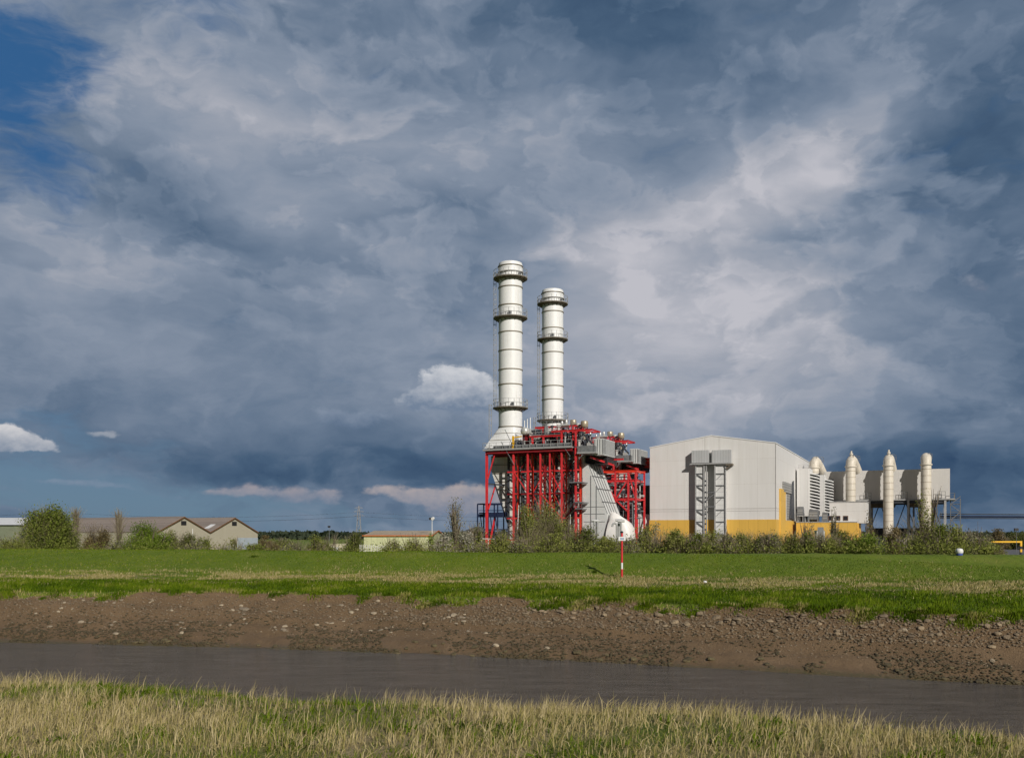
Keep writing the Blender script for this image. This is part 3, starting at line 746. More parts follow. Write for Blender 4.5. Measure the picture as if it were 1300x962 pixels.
    for y, k in ys:
        for a, b in q: mb.v.append((cx_ + (a - cx_) * (k if a > cx_ or k > .9 else .9), y, z0 + (b - z0) * k))
        mb.v.append((cx_ + (q[-1][0] - cx_) * k, y, z0)); mb.v.append((q[0][0] + .4, y, z0))
    m_ = len(q) + 2
    for i in range(len(ys) - 1):
        for k in range(m_): k2 = (k + 1) % m_; mb.f.append((i * m_ + k, i * m_ + k2, (i + 1) * m_ + k2, (i + 1) * m_ + k))
    mb.f.append(tuple(range(m_))); mb.f.append(tuple(range((len(ys) - 1) * m_, len(ys) * m_)))
    hd = mb.build('diffuser_hood', M_WHOOD, bo, smooth='auto')
    # navy access platform at the left foot
    b0, b1 = LX(608.5, YR), LX(640, YR); y0, y1 = YR - 1.2, YR + 3
    ztop, zp, zp2, zlow = LZ(639.5, 0, YR), LZ(652, 0, YR), LZ(656, 0, YR), LZ(672, 0, YR)
    mb = MB()
    for x in (b0, LX(622, YR), LX(634, YR)):
        for y in (y0, y1): mb.bar((x, y, z0), (x, y, ztop), .3)
    for y in (y0, y1):
        mb.bar((b0, y, ztop), (b1, y, ztop), .42); mb.bar((b0, y, zlow), (b1, y, zlow), .35)
        for z in (zp + 1.0,): mb.bar((b0, y, z), (b1, y, z), .12)
    mb.box(b0, b1, y0, y1, zp2, zp2 + .9); mb.box(b0 + .4, b1, y0, y1, zp + .1, zp + .4)
    for i in range(4): mb.bar((b0 + 1 + i * 1.6, y0, zp2), (b0 + 1.5 + i * 1.6, y0, zlow), .2)
    mb.build('access_platform', M_NAVY, bo)
    # yellow davit
    x = LX(652, YF); zt2 = LZ(553.5, x)
    mb = MB(); mb.bar((x, YF - .3, DECK), (x, YF - .3, zt2), .5); mb.bar((x, YF - .3, zt2 - .5), (LX(663, YF), YF - .3, zt2 - .2), .32); mb.build('davit', M_YPAINT, bo)
    # thin guy rods and pipe drops
    for (a, b, c, d) in ((641, 545, 651, 566), (636, 560, 653, 590), (716, 570, 724, 582), (743, 577, 735, 586)):
        MB().bar((LX(a, YF - .6), YF - .6, LZ(b, 5)), (LX(c, YF - .6), YF - .6, LZ(d, 5)), .14).build('guy_rod', M_GREY, bo)
    for px, h0, h1, r in ((723, 572, 600, .22), (660, 577, 690, .3), (695, 580, 690, .25), (729, 590, 690, .3), (711, 600, 690, .22)):
        x = LX(px, YC - 1); MB().tube([(x, YC - 1, LZ(h0, x)), (x, YC - 1, LZ(h1, x))], r, 8).build('drain_pipe', M_GREY, bo, smooth='auto')
    return bo
bo1 = make_boiler()
bo2 = copy_tree(bo1); bo2.location = W(SX, SY + 34.0, 0)
bo2['label'] = 'farther red-framed boiler, half hidden between the nearer one and the white hall'

# ------------------------------------------------------------------ red pipe rack between the boilers and the hall
pr = thing('pipe_rack', 'red pipe rack with grey pipes between the rear boiler and the white hall', 'pipe rack', W(0, 0, 0), ROT)
for a in (-11, -7.2, -3.2, -.9):
    for b in (-12, -3):
        MB().ibeam((a, b, GZ), (a, b, ZZ(598, a, b)), .5, .5, .15).build('column', M_RED, pr)
for py, m in ((599, M_REDO), (634, M_RED), (611, M_RED)):
    z = ZZ(py, -5, -8); mb = MB()
    for b in (-12, -3): mb.ibeam((-11, b, z), (-.6, b, z), .5, .7)
    for a in (-11, -7.2, -3.2, -.9): mb.ibeam((a, -12, z), (a, -3, z), .35, .5)
    mb.build('cross_beam', m, pr)
mb = MB()
for a, b2, z1, z2 in ((-11, -7.2, 608, 634), (-3.2, -7.2, 608, 634), (-7.2, -3.2, 634, 650), (-3.2, -.9, 599, 634)):
    MB().bar((a, -12, ZZ(z1, a, -12)), (b2, -12, ZZ(z2, a, -12)), .35).build('brace', M_RED, pr)
rr = random.Random(9)
for m, cnt in ((M_STEELP, 7), (M_GREY, 8), (M_DARK, 9)):
    mb = MB()
    for k in range(cnt):
        z = rr.uniform(4, 19); b = rr.uniform(-11.5, -3.5); r = rr.choice((.15, .25, .38))
        mb.tube([(-12, b, z), (-.7, b, z)], r, 8)
        x = rr.uniform(-10, -1); mb.tube([(x, b - .3, z), (x, b - .3, z - rr.uniform(3, 10))], r * .8, 8)
    mb.build('pipe', m, pr, smooth='auto')
te = thing('shade_block', 'black block painted as the deep shade between the boilers and the white hall', 'shade block', W(0, 0, 0), ROT)  # black box added behind the rack, its colour stands in for deep shade
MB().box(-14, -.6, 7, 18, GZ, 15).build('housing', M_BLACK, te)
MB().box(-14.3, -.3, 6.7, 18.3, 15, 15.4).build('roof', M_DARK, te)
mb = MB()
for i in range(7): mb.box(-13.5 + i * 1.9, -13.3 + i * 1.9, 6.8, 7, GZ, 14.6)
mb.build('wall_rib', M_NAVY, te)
r4 = thing('roof_frame', 'bright red railed roof frame against the sky just left of the white hall', 'steel frame', W(0, 0, 0), ROT)
a0, a1 = PA(801, 12), -.4; z0_, z1_ = ZZ(594, -8, 12), ZZ(584, -8, 12)
mb = MB()
for z in (z0_, (z0_ + z1_) / 2, z1_):
    for b in (8, 16): mb.ibeam((a0, b, z), (a1, b, z), .5, .6)
for i in range(8):
    a = a0 + (a1 - a0) * i / 7
    for b in (8, 16): mb.bar((a, b, z0_), (a, b, z1_), .3)
    mb.bar((a, 8, z1_), (a, 16, z1_), .4)
mb.build('lattice', M_REDO, r4)
mb = MB()
for a in (a0 + .3, a1 - .3):
    for b in (8, 16): mb.ibeam((a, b, GZ), (a, b, z0_), .6, .6, .15)
mb.build('column', M_RED, r4)

# ------------------------------------------------------------------ turbine hall
HW, HL, ZEV, ZRD = 37.6, 96.0, 26.4, 29.3
hall = thing('turbine_hall', 'huge white gabled turbine hall with a yellow band round its foot', 'hall', W(0, 0, 0), ROT)
zy = 4.35
t = .35
fw = MB().prism([(0, zy), (HW, zy), (HW, ZEV), (HW / 2, ZRD), (0, ZEV)], 0, t).build('front_wall', M_WHITE, hall)
MB().box(HW - t, HW, t, HL, zy, ZEV).build('side_wall', M_WHITES, hall)
MB().box(0, t, t, HL, zy, ZEV).build('side_wall', M_WHITES, hall)
MB().prism([(t, zy), (HW - t, zy), (HW - t, ZEV - .2), (HW / 2, ZRD - .2), (t, ZEV - .2)], HL - t, HL).build('back_wall', M_WHITE, hall)
MB().add([(-.15, -.12, ZEV + .02), (HW / 2, -.12, ZRD + .05), (HW / 2, HL, ZRD + .05), (-.15, HL, ZEV + .02), (-.15, -.12, ZEV + .3), (HW / 2, -.12, ZRD + .33), (HW / 2, HL, ZRD + .33), (-.15, HL, ZEV + .3)],
         [(0, 1, 5, 4), (4, 5, 6, 7), (0, 3, 2, 1), (0, 4, 7, 3), (2, 3, 7, 6)]).add(
         [(HW + .15, -.12, ZEV + .02), (HW / 2, -.12, ZRD + .05), (HW / 2, HL, ZRD + .05), (HW + .15, HL, ZEV + .02), (HW + .15, -.12, ZEV + .3), (HW / 2, -.12, ZRD + .33), (HW / 2, HL, ZRD + .33), (HW + .15, HL, ZEV + .3)],
         [(0, 1, 5, 4), (4, 5, 6, 7), (0, 3, 2, 1), (0, 4, 7, 3), (2, 3, 7, 6)]).build('roof', M_LIGHTP, hall)
mb = MB(); mb.box(-.12, HW + .12, -.14, t, GZ, zy); mb.box(HW - t, HW + .12, t, HL, GZ, zy); mb.box(-.12, t, t, HL, GZ, zy)
mb.build('yellow_base_band', M_YELLOW, hall)
mb = MB()
for z in (ZZ(646, 10, 0), ZZ(649, 10, 0)): mb.box(0, HW + .03, -.05, -.003, z - .05, z + .05); mb.box(HW + .003, HW + .05, 0, 40, z - .05, z + .05)
for px in (895, 913): a = PA(px, 0); mb.box(a - .05, a + .05, -.05, -.003, ZEV - 2.2, ZEV + 2.4)
mb.box(HW - .05, HW + .08, -.08, 0, zy, ZEV)
mb.build('panel_joint', plain('pale_joint', (.42, .40, .37)), hall)
# louvre opening, yellow pilaster tower on the side wall
yb = 12.0
def SB(px):      # depth b on the side wall for a photo column
    r = (px - 650) / FOC; return (HX + CA * HW - r * (HY - SA * HW)) / (r * CA - SA)
b0, b1 = SB(989), SB(995.6)
MB().box(HW + .05, HW + .5, b0, b1, GZ, ZZ(621, HW, (b0 + b1) / 2)).build('yellow_pilaster', M_YELLOW, hall)
b2, b3 = SB(993), SB(1003)
z_a, z_b = ZZ(611, HW, b2), ZZ(624, HW, b2)
lv_ = MB().box(HW + .02, HW + .5, b2, b3, z_b, z_a).build('wall_louvre', M_LOUV, hall)
MB().box(HW + .02, HW + .12, SB(998.5), SB(1007), ZZ(660, HW, 25), ZZ(624, HW, 25)).build('ribbed_panel', M_LOUV, hall)
mb = MB(); mb.prism([(SB(1001), ZZ(658, HW, 30)), (SB(1007), ZZ(660, HW, 34)), (SB(1006), ZZ(610, HW, 34)), (SB(1003.5), ZZ(620, HW, 34))], HW + .13, HW + .5, axis='x'); mb.build('dark_recess', M_DARK, hall)

# ------------------------------------------------------------------ twin filter towers against the gable
tw = thing('vent_tower', 'twin grey duct towers with box heads against the front of the hall', 'tower', W(0, 0, 0), ROT)
ba, bb = -2.0, -.25
def bx(px0, px1, py0, py1, y0, y1, nm, m, par, b=ba):
    a0, a1 = PA(px0, b), PA(px1, b); am = (a0 + a1) / 2
    return MB().box(a0, a1, y0, y1, ZZ(py1, am, b), ZZ(py0, am, b)).build(nm, m, par)
M_TBOX = cladding('grey_tower_sheet', (.46, .47, .47), (.30, .30, .30), w=.8, h=20, seam=.05, axis='XY')
M_TDUCT = cladding('ribbed_grey_duct', (.70, .70, .68), (.42, .42, .42), w=20, h=1.25, seam=.05, axis='X', var=.05)
bx(878, 899.6, 571.5, 587.3, ba, bb, 'head_box', M_TBOX, tw)
bx(903.6, 928, 571.0, 587.3, ba, bb, 'head_box', M_TBOX, tw)
bx(876, 928.5, 587.5, 589.3, ba - .5, bb, 'platform', M_GALV, tw)
zg_ = GZ
for p0_, p1_ in ((883, 893.3), (908, 921)):
    a0, a1 = PA(p0_, ba), PA(p1_, ba)
    dct = MB().box(a0, a1, ba + .35, bb - .05, zg_, ZZ(589.5, a0, ba)).build('duct', M_TDUCT, tw)
mb = MB()
for px, w in ((883.2, .4), (893.8, .45), (896.6, .3), (907.6, .4), (921, .3)):
    a = PA(px, ba); mb.bar((a, ba + .2, zg_), (a, ba + .2, ZZ(589.5, a, ba)), w, .4)
mb.build('column', M_GALV, tw)
mb = MB()
for k, py in enumerate((601, 616, 631, 647, 662, 678)):
    for p0_, p1_ in ((883, 893.5), (908, 921)):
        a0, a1 = PA(p0_, ba), PA(p1_, ba); z = ZZ(py, a0, ba)
        mb.bar((a0, ba + .1, z), (a1, ba + .1, z), .18)
        if p0_ == 883: mb.bar((a0, ba + .1, z), (a1, ba + .1, z - 1.6), .2)
        else: mb.bar((a0 + .3, ba + .1, z - 1.8), (a1 - .8, ba + .1, z), .12)
a0, a1 = PA(894, ba), PA(908, ba)
for py in (625, 643): mb.bar((a0, ba + .1, ZZ(py, a0, ba)), (a1, ba + .1, ZZ(py, a0, ba)), .28)
mb.bar((a0, ba + .1, ZZ(637, a0, ba)), (a1, ba + .1, ZZ(626, a0, ba)), .22)
mb.build('brace', M_GREY, tw)
mb = MB(); a0 = PA(921.5, ba); a1 = PA(930, ba); mb.box(a0, a1, ba - .4, bb, ZZ(590.7, a0, ba), ZZ(588.5, a0, ba)); mb.bar((a0, ba, ZZ(595, a0, ba)), (a1, ba, ZZ(590, a0, ba)), .35); mb.build('bracket', M_RUST, tw)
mb = MB(); rr = random.Random(3)
a = PA(895.6, ba + .2)
for k in range(12): z = -2 + k * 1.6 + rr.uniform(-.3, .3); mb.box(a - .12, a + .3, ba - .1, ba + .2, z, z + .5)
mb.build('cable_box', M_DARK, tw)

# ------------------------------------------------------------------ intake filter houses with weather hoods
M_HOUSE = cladding('white_filter_house_sheet', (.68, .67, .65), (.5, .5, .48), w=2.4, h=40, seam=.05, axis='XY')
def filter_house(label, a0, a1, b0, b1, ztop, zbot, rows):
    h = thing('filter_house', label, 'filter house', W(0, 0, 0), ROT, 'air intake filter houses')
    MB().box(a0, a1, b0, b1, zbot, ztop).build('housing', M_HOUSE, h)
    dz = (ztop - zbot - 2.2) / rows
    for k in range(rows):
        z = ztop - 1.4 - k * dz
        mb = MB().prism([(a1, z), (a1 + 2.4, z - dz * .55), (a1 + 2.4, z - dz * .95), (a1, z - dz * .42)], b0 + .25, b1 - .3)
        mb.build('weather_hood', M_LIGHTP, h)
    MB().box(a1 + .004, a1 + 2.3, b1 - .28, b1 - .1, zbot + .5, ztop - 1.3).build('shadow_backing', M_BLACK, h)  # black sheet stands in for the shadow in the gaps between hoods
    mb = MB(); railing(mb, (a0 + .4, b0 + .2, ztop), (a1 - .3, b0 + .2, ztop), 1.1, 1.4, .07); railing(mb, (a1 - .3, b0 + .2, ztop), (a1 - .3, b1 - .2, ztop), 1.1, 1.6, .07); mb.build('railing', M_GALV, h)
    mb = MB()
    for a in (a0 + .5, a1 - .5):
        for b in (b0 + .5, b1 - .5): mb.ibeam((a, b, GZ), (a, b, zbot), .4, .4)
    mb.build('leg', M_GREY, h)
b1_ = SB(1009.5)
filter_house('nearer louvred white intake house on the side of the hall, by the yellow pilaster', HW + .55, PA(1028, b1_), b1_, b1_ + 8.5, ZZ(594.5, 40, b1_), ZZ(655, 40, b1_), 13)
filter_house('second louvred white intake house, farther and standing farther out from the hall', HW + 1.0, PA(1047, b1_ + 13) , b1_ + 13, b1_ + 19, ZZ(603, 42, b1_ + 13), ZZ(655, 42, b1_ + 13), 12)

# low yellow annex roof with cooling units
lowb = b1_ - 8
lw = thing('yellow_wing', 'low yellow-walled wing running right from the hall behind the bushes', 'annex', W(0, 0, 0), ROT)
aw0, aw1 = HW + 1.35, PA(1088, lowb)
MB().box(aw0, aw1, lowb, lowb + 7.0, GZ, ZZ(663, 45, lowb)).build('wall', M_YELLOW, lw)
MB().box(aw0 - .05, aw1 + .1, lowb - .15, lowb + 7.1, ZZ(663, 45, lowb), ZZ(663, 45, lowb) + .25).build('roof', M_GALV, lw)
def unit(label, px0, px1, py0, py1, b, d, m=M_GREY):
    u = thing('cooling_unit', label, 'cooling unit', W(0, 0, 0), ROT, 'cooling units on the yellow wing')
    a0, a1 = PA(px0, b), PA(px1, b); am = (a0 + a1) / 2; zt_, zb_ = ZZ(py0, am, b), ZZ(663, 45, lowb) + .26
    zb2 = ZZ(py1, am, b)
    MB().prism([(a0, zb2), (a1, zb2), (a1 - .25, zt_), (a0 + .25, zt_)], b, b + d).build('housing', m, u)
    MB().box(a0 + .3, a1 - .3, b - .06, b - .003, zb2 + (zt_ - zb2) * .2, zb2 + (zt_ - zb2) * .8).build('grille', M_LOUV, u)
    mb = MB()
    for a in (a0 + .2, a1 - .2):
        for bq in (b + .2, b + d - .2): mb.bar((a, bq, zb_), (a, bq, zb2), .16)
    mb.build('leg', M_GALV, u)
unit('squarish grey cooling unit under the nearer louvred intake house', 1011, 1020, 643, 654, lowb + 1, 3)
unit('wide grey cooling unit with a pale grille in the middle of the three', 1026, 1039, 646.5, 659, lowb + .8, 3)
unit('small low grey cooling unit next to the brown-windowed annex', 1043, 1051, 650, 661, lowb + 1, 3)

# ------------------------------------------------------------------ white annex with brown windows
bA_ = 37.0
an = thing('office_annex', 'small white flat-roofed annex with three brown square windows', 'building', W(0, 0, 0), ROT)
a0, a1 = PA(1053, bA_), PA(1100, bA_); zt_ = ZZ(637.5, 52, bA_); zbb = ZZ(664, 52, bA_)
MB().box(a0, a1, bA_, bA_ + 11, zbb, zt_).build('wall', M_WHITE, an)
MB().box(a0 - .02, a1 - 2.3, bA_ - .06, bA_ + 10.9, GZ, zbb - .003).build('yellow_base', M_YELLOW, an)
MB().box(a0 - .15, a1 + .15, bA_ - .15, bA_ + 11.1, zt_, zt_ + .3).build('roof', M_GALV, an)
for px in (1054.5, 1063.8, 1073.6):
    ac = PA(px, bA_); zc = ZZ(657.5, ac, bA_)
    fr = MB().box(ac - .75, ac + .75, bA_ - .12, bA_ - .003, zc - .75, zc + .75).build('window', M_BROWNW, an)
    MB().box(ac - .55, ac + .55, bA_ - .16, bA_ - .123, zc - .55, zc + .55).build('pane', M_GLASSD, fr)

# ------------------------------------------------------------------ air-cooled condenser: long white wind wall on legs
bq = 65.0
acc = thing('air_cooled_condenser', 'long white box-like condenser raised on steel legs behind the beige ducts', 'condenser', W(0, 0, 0), ROT)
aE = PA(1206, bq); aS = 39.5; dep = 14.0
ztp, zbt = ZZ(595.2, 78, bq), ZZ(633, 78, bq)
mb = MB(); mb.box(aS, aE, bq, bq + .3, zbt, ztp); mb.box(aS, aE, bq + dep - .3, bq + dep, zbt, ztp); mb.box(aE - .3, aE, bq + .3, bq + dep - .3, zbt, ztp); mb.box(aS, aS + .3, bq + .3, bq + dep - .3, zbt, ztp)
mb.build('wind_wall', cladding('wind_wall_sheet', (.62, .60, .57), (.5, .48, .46), w=4, h=40, seam=.03, axis='XY', var=.015), acc)
MB().box(aS + .3, aE - .3, bq + .3, bq + dep - .3, zbt - .6, zbt - .1).build('fan_deck', M_DARK, acc)
mb = MB(); mb.box(aS, aE + 1.6, bq - 1.2, bq - .003, zbt - .45, zbt - .05); mb.box(aE + .003, aE + 1.6, bq, bq + dep, zbt - .45, zbt - .05); wk = mb.build('walkway', M_GALV, acc)
mb = MB(); railing(mb, (aE + 1.5, bq - 1.1, zbt - .05), (aE + 1.5, bq + dep, zbt - .05), 1.8, 1.5, .1); railing(mb, (aE, bq - 1.1, zbt - .05), (aE + 1.5, bq - 1.1, zbt - .05), 1.8, 1.5, .1)
for px in (1103, 1149, 1197):
    a = PA(px, bq) ; railing(mb, (a - 1.6, bq - 1.1, zbt - .05), (a + .8, bq - 1.1, zbt - .05), 2.4, .8, .1)
mb.build('railing', M_GREY, wk)
for px in (1104, 1153, 1200):
    for b in (bq - .6, bq + dep - 1):
        a = PA(px, bq - .6); MB().ibeam((a, b, GZ), (a, b, zbt - .45), .7, .7, .18).build('leg', M_GALV, acc)
for px in (1128, 1160, 1183):
    a = PA(px, bq + 5); MB().ibeam((a, bq + 5, GZ), (a, bq + 5, zbt - .6), .6, .6, .18).build('leg', M_GREY, acc)
mb = MB(); z2 = ZZ(637, 78, bq); a0, a1 = PA(1100, bq), PA(1200, bq)
mb.ibeam((a0, bq - .6, zbt - 1.0), (a1, bq - .6, zbt - 1.0), .4, .8); mb.ibeam((a0, bq + 5, z2 - .3), (a1, bq + 5, z2 - .3), .4, .8)
for k in range(6):
    u = a0 + (a1 - a0) * k / 6; v = a0 + (a1 - a0) * (k + 1) / 6
    mb.bar((u, bq + 5, zbt - 1), (v, bq + 5, -1), .3) if k % 2 else mb.bar((v, bq + 5, zbt - 1), (u, bq + 5, -1), .3)
mb.build('brace', M_DARK, acc)
for k in range(3):
    a = (50, 63, 76)[k]; mb = MB(); mb.lathe([(4.6, zbt - .6), (4.6, zbt - 1.6), (4.3, zbt - 2.6), (.4, zbt - 2.2)], a, bq + 7, 28); mb.build('fan_shroud', M_RUST, acc, smooth='auto')
MB().box(PA(1101, bq + dep), PA(1201, bq + dep), bq + dep - .8, bq + dep - .4, GZ, 2.2).build('pump_house_wall', M_DARK, acc)
# stair tower at its right end
mb = MB(); a0 = aE + .2; a1 = aE + 3.2; b0 = bq + 1; b1 = bq + 5
for a in (a0, a1):
    for b in (b0, b1): mb.bar((a, b, GZ), (a, b, zbt), .2)
z = GZ + 1; s = 0
while z < zbt - 1:
    mb.box(a0, a1, b0, b1, z, z + .12); mb.bar((a0 if s else a1, b0, z), (a1 if s else a0, b0, z + 2.6), .25); mb.bar((a0, b0, z + 1.1), (a1, b0, z + 1.1), .08); z += 2.6; s ^= 1
mb.build('stair', M_GREY, acc)

# ------------------------------------------------------------------ beige exhaust ducts with mitred heads
labels = ['leftmost beige duct, only its mitred head showing above the louvred intake houses', 'beige duct with mitred head and finial beside the white annex', 'beige mitred duct with finial between the annex and the rightmost duct', 'rightmost beige duct, rounded top, bare twigs across its lower half']
duct0 = None
for k in range(4):
    a = 41.6 + 12.0 * k - (.35 if k == 3 else 0)
    if duct0 is None:
        du = thing('riser_duct', labels[k], 'duct', W(a, bq - 4.4, 0), ROT, 'beige riser ducts of the condenser')
        r = 1.62; zt_ = 24.2
        # vertical riser with a mitred elbow running back over the wind wall
        pts = [(0, 0, GZ), (0, 0, zt_ - .5), (0, .3, zt_ + .5), (0, 1.1, zt_ + 1.2), (0, 2.2, zt_ + .75), (0, 4.0, zt_ - .7), (0, 6.4, zt_ - 2.9)]
        MB().tube(pts, [r, r, r * 1.04, r * 1.04, r * 1.0, r, r], 28).build('pipe', M_CREAMB, du, smooth='auto')
        mb = MB()
        for z in [zt_ - 2.6 - i * 2.15 for i in range(12)]: mb.lathe([(r - .02, z - .07), (r + .09, z - .07), (r + .09, z + .07), (r - .02, z + .07)], n=28)
        mb.build('stiffening_ring', plain('beige_ring_paint', (.46, .40, .30), .6) if 'beige_ring_paint' not in MATS else MATS['beige_ring_paint'], du, smooth='auto')
        mb = MB(); mb.lathe([(r, zt_ - 1.3), (r + .32, zt_ - 1.3), (r + .32, zt_ - .9), (r, zt_ - .9)], n=28); mb.build('collar', M_CREAMB, du)
        mb = MB(); mb.tube([(0, .6, zt_ + 1.2), (0, .6, zt_ + 3.0)], .32, 10); mb.tube([(0, .6, zt_ + 3.0), (0, .6, zt_ + 3.5)], .6, 10); mb.tube([(0, .6, zt_ + 3.5), (0, .6, zt_ + 4.3)], .3, 10)
        fi = mb.build('relief_valve', M_CREAMB, du, smooth='auto')
        mb = MB(); railing(mb, (.9, .2, zt_ + 1.2), (1.9, 3.4, zt_ + .9), 1.7, .8, .09); mb.build('railing', M_GREY, du)
        duct0 = du
    else:
        du = copy_tree(duct0); du.location = W(a, bq - 4.4, 0); du.rotation_euler = (0, 0, ROT - R((18, 17, 9, 0)[k])); du['label'] = labels[k]
        if k == 3:
            for ch in list(du.children):
                if ch.name.startswith('relief_valve'): bpy.data.objects.remove(ch)
duct0.rotation_euler = (0, 0, ROT - R(20))
for ch in list(duct0.children):
    if ch.name.startswith('relief_valve'): bpy.data.objects.remove(ch)

# ------------------------------------------------------------------ overhead pipes leaving to the right
pb = thing('pipe_bridge', 'dark overhead pipes running right from the condenser to the picture edge', 'pipe bridge', W(0, 0, 0), ROT)
a0 = aE - 3; 
for py, r in ((651.5, .16), (654.5, .3), (656.8, .16)):
    z = ZZ(py, aE + 20, bq + 6); MB().tube([(a0, bq + 6 + r, z), (a0 + 90, bq + 6 + r, z * .8)], r, 8).build('pipe', M_NAVY if r > .2 else M_DARK, pb)
mb = MB()
for k in range(3): a = a0 + 42 + 24 * k; mb.bar((a, bq + 6.6, GZ), (a, bq + 6.6, 5.5), .3)
mb.build('support', M_GREY, pb)
# ------------------------------------------------------------------ terrain: near bank, river bed, mud bank, grass levee, plain
def ray_line(offs, z, pxs=(0, 325, 650, 975, 1300)):
    """a bank line seen at these rows below the horizon (photo columns pxs), lying at height z -> world polyline"""
    zs = z if isinstance(z, (list, tuple)) else [z] * len(offs)
    Y = [-zz * FOC / o for zz, o in zip(zs, offs)]
    X = [(p - 650) / FOC * y for p, y in zip(pxs, Y)]
    return np.array(X), np.array(Y)
def line_fn(XY):
    X, Y = XY
    s0 = max(-.36, min(-.2, (Y[1] - Y[0]) / (X[1] - X[0]))); s1 = max(-.36, min(-.2, (Y[-1] - Y[-2]) / (X[-1] - X[-2])))
    Xe = np.concatenate([[X[0] - 600, X[0] - 60], X, [X[-1] + 60, X[-1] + 600]])
    Ye = np.concatenate([[Y[0] - 60 * s0 + 60, Y[0] - 60 * s0], Y, [Y[-1] + 60 * s1, Y[-1] + 60 * s1 - 60]])
    def f(x):
        x = np.asarray(x, float); acc = 0
        for d in (-6, -3, 0, 3, 6): acc = acc + np.interp(x + d, Xe, Ye)
        return acc / 5
    return f
ZW = -7.5
ZEDGE = -4.85
L_water = line_fn(ray_line((137, 144, 157, 174, 192), ZW))
L_edge = line_fn(ray_line((79.5, 81, 87, 100, 111), ZEDGE))
L_dry0 = line_fn(ray_line((62, 62, 68, 75, 80), [-4.25] * 5))
L_pole = line_fn(ray_line((48, 49, 53, 57, 60), -3.7))
L_crest = line_fn(ray_line((19.2, 21, 24, 26, 28.3), -1.8))
def L_near(x): return np.clip(10.1 - 0.27 * np.asarray(x, float), 6.5, 16) + 0.35 * np.sin(np.asarray(x, float) * .9) * .4
def vnoise(x, y, s, seed=0):
    """smooth value noise on numpy arrays"""
    x = np.asarray(x) / s + seed * 17.3; y = np.asarray(y) / s + seed * 9.1
    xi, yi = np.floor(x).astype(np.int64), np.floor(y).astype(np.int64); fx, fy = x - xi, y - yi
    fx = fx * fx * (3 - 2 * fx); fy = fy * fy * (3 - 2 * fy)
    def h(i, j):
        n = (i * 374761393 + j * 668265263 + seed * 1274126177) & 0x7fffffff; n = ((n ^ (n >> 13)) * 1274126177) & 0x7fffffff
        return ((n ^ (n >> 16)) & 0xffff) / 65535.0
    return (h(xi, yi) * (1 - fx) + h(xi + 1, yi) * fx) * (1 - fy) + (h(xi, yi + 1) * (1 - fx) + h(xi + 1, yi + 1) * fx) * fy
def fbm(x, y, s, o=4, seed=0):
    a, t, w = 0, 0, 1.0
    for i in range(o): a = a + vnoise(x, y, s / 2 ** i, seed + i) * w; t += w; w *= .5
    return a / t
xs_ = np.unique(np.concatenate([-np.geomspace(75, 9000, 26)[::-1], np.arange(-74, 60, .5), np.geomspace(60, 9000, 26)]))
def clampx(x): return np.clip(x, -420, 420)
rows = []      # (function Y(x), z, mud, steps to the next row)
cx_arr = clampx(xs_)
Yw, Ye, Yd, Yp, Yc, Yn = L_water(cx_arr), L_edge(cx_arr), L_dry0(cx_arr), L_pole(cx_arr), L_crest(cx_arr), L_near(cx_arr)
for (arr) in (Yw, Ye, Yd, Yp, Yc): arr[:] = arr
Ye = np.maximum(Ye, Yw + 2.2); Yd = np.maximum(Yd, Ye + 1.6); Yp = np.maximum(Yp, Yd + 1.8); Yc = np.maximum(Yc, Yp + 8)
PROFILE = [  # Y, z, mud, steps
    (Yn * 0 - 400, -1.9, 0, 6), (Yn - 30, -1.8, 0, 24), (Yn - 0.2, -1.86, 0, 4), (Yn + .9, -2.15, 0, 6), (Yn + 6, -4.4, .3, 6), (Yn + 14, -7.4, 1, 4), (Yn + 18, -8.8, 1, 4),
    (Yw - 4, -8.9, 1, 4), (Yw, ZW, 1, 14), (Yw + (Ye - Yw) * .55, ZW + (ZEDGE - ZW) * .42, 1, 12), (Ye - .45, ZEDGE - .1, 1, 5), (Ye + .1, ZEDGE + .35, .35, 5), (Yd, -4.1, 0, 6), (Yp, -3.55, 0, 18), (Yc - 1.5, -1.84, 0, 4), (Yc, -1.76, 0, 4),
    (Yc + 2.5, -1.8, 0, 4), (Yc + 10, -3.9, 0, 4), (Yc + 30, -4.0, 0, 10), (Yc * 0 + 420, -4.0, 0, 8), (Yc * 0 + 2500, -4.0, 0, 3), (Yc * 0 + 12000, -4.0, 0, 0)]
VV, MUD, RIV = [], [], []
for i, (Y, z, m, n_) in enumerate(PROFILE):
    if i == len(PROFILE) - 1: VV.append((Y, np.full_like(xs_, z))); MUD.append(np.full_like(xs_, m)); continue
    Y2, z2, m2, _ = PROFILE[i + 1]
    for k in range(n_):
        f = k / n_; VV.append((Y + (Y2 - Y) * f, np.full_like(xs_, z + (z2 - z) * f))); MUD.append(np.full_like(xs_, m + (m2 - m) * f))
GY = np.array([v[0] for v in VV]); GZZ = np.array([v[1] for v in VV]); GX = np.broadcast_to(xs_, GY.shape); GM = np.array(MUD)
near = (np.abs(GX) < 130) & (GY < 140)
bump = (fbm(GX, GY, 5.0, 4, 3) - .5) * .34 + (fbm(GX, GY, 1.1, 3, 8) - .5) * .10
_onmud = (GY > np.broadcast_to(Yw, GY.shape) + .2) & (GY < np.broadcast_to(Ye, GY.shape) - .3) & near
runnel = -np.abs(fbm(GX + .15 * GY, GY * .16, 1.7, 3, 77) - .5) * .55 + .07          # drainage gullies running down to the water
shelf = .05 * np.sin((GY - np.broadcast_to(Yw, GY.shape)) * 3.1 + 4 * fbm(GX, GY, 9, 2, 78))
GZZ = GZZ + np.where(_onmud, runnel + shelf, 0)
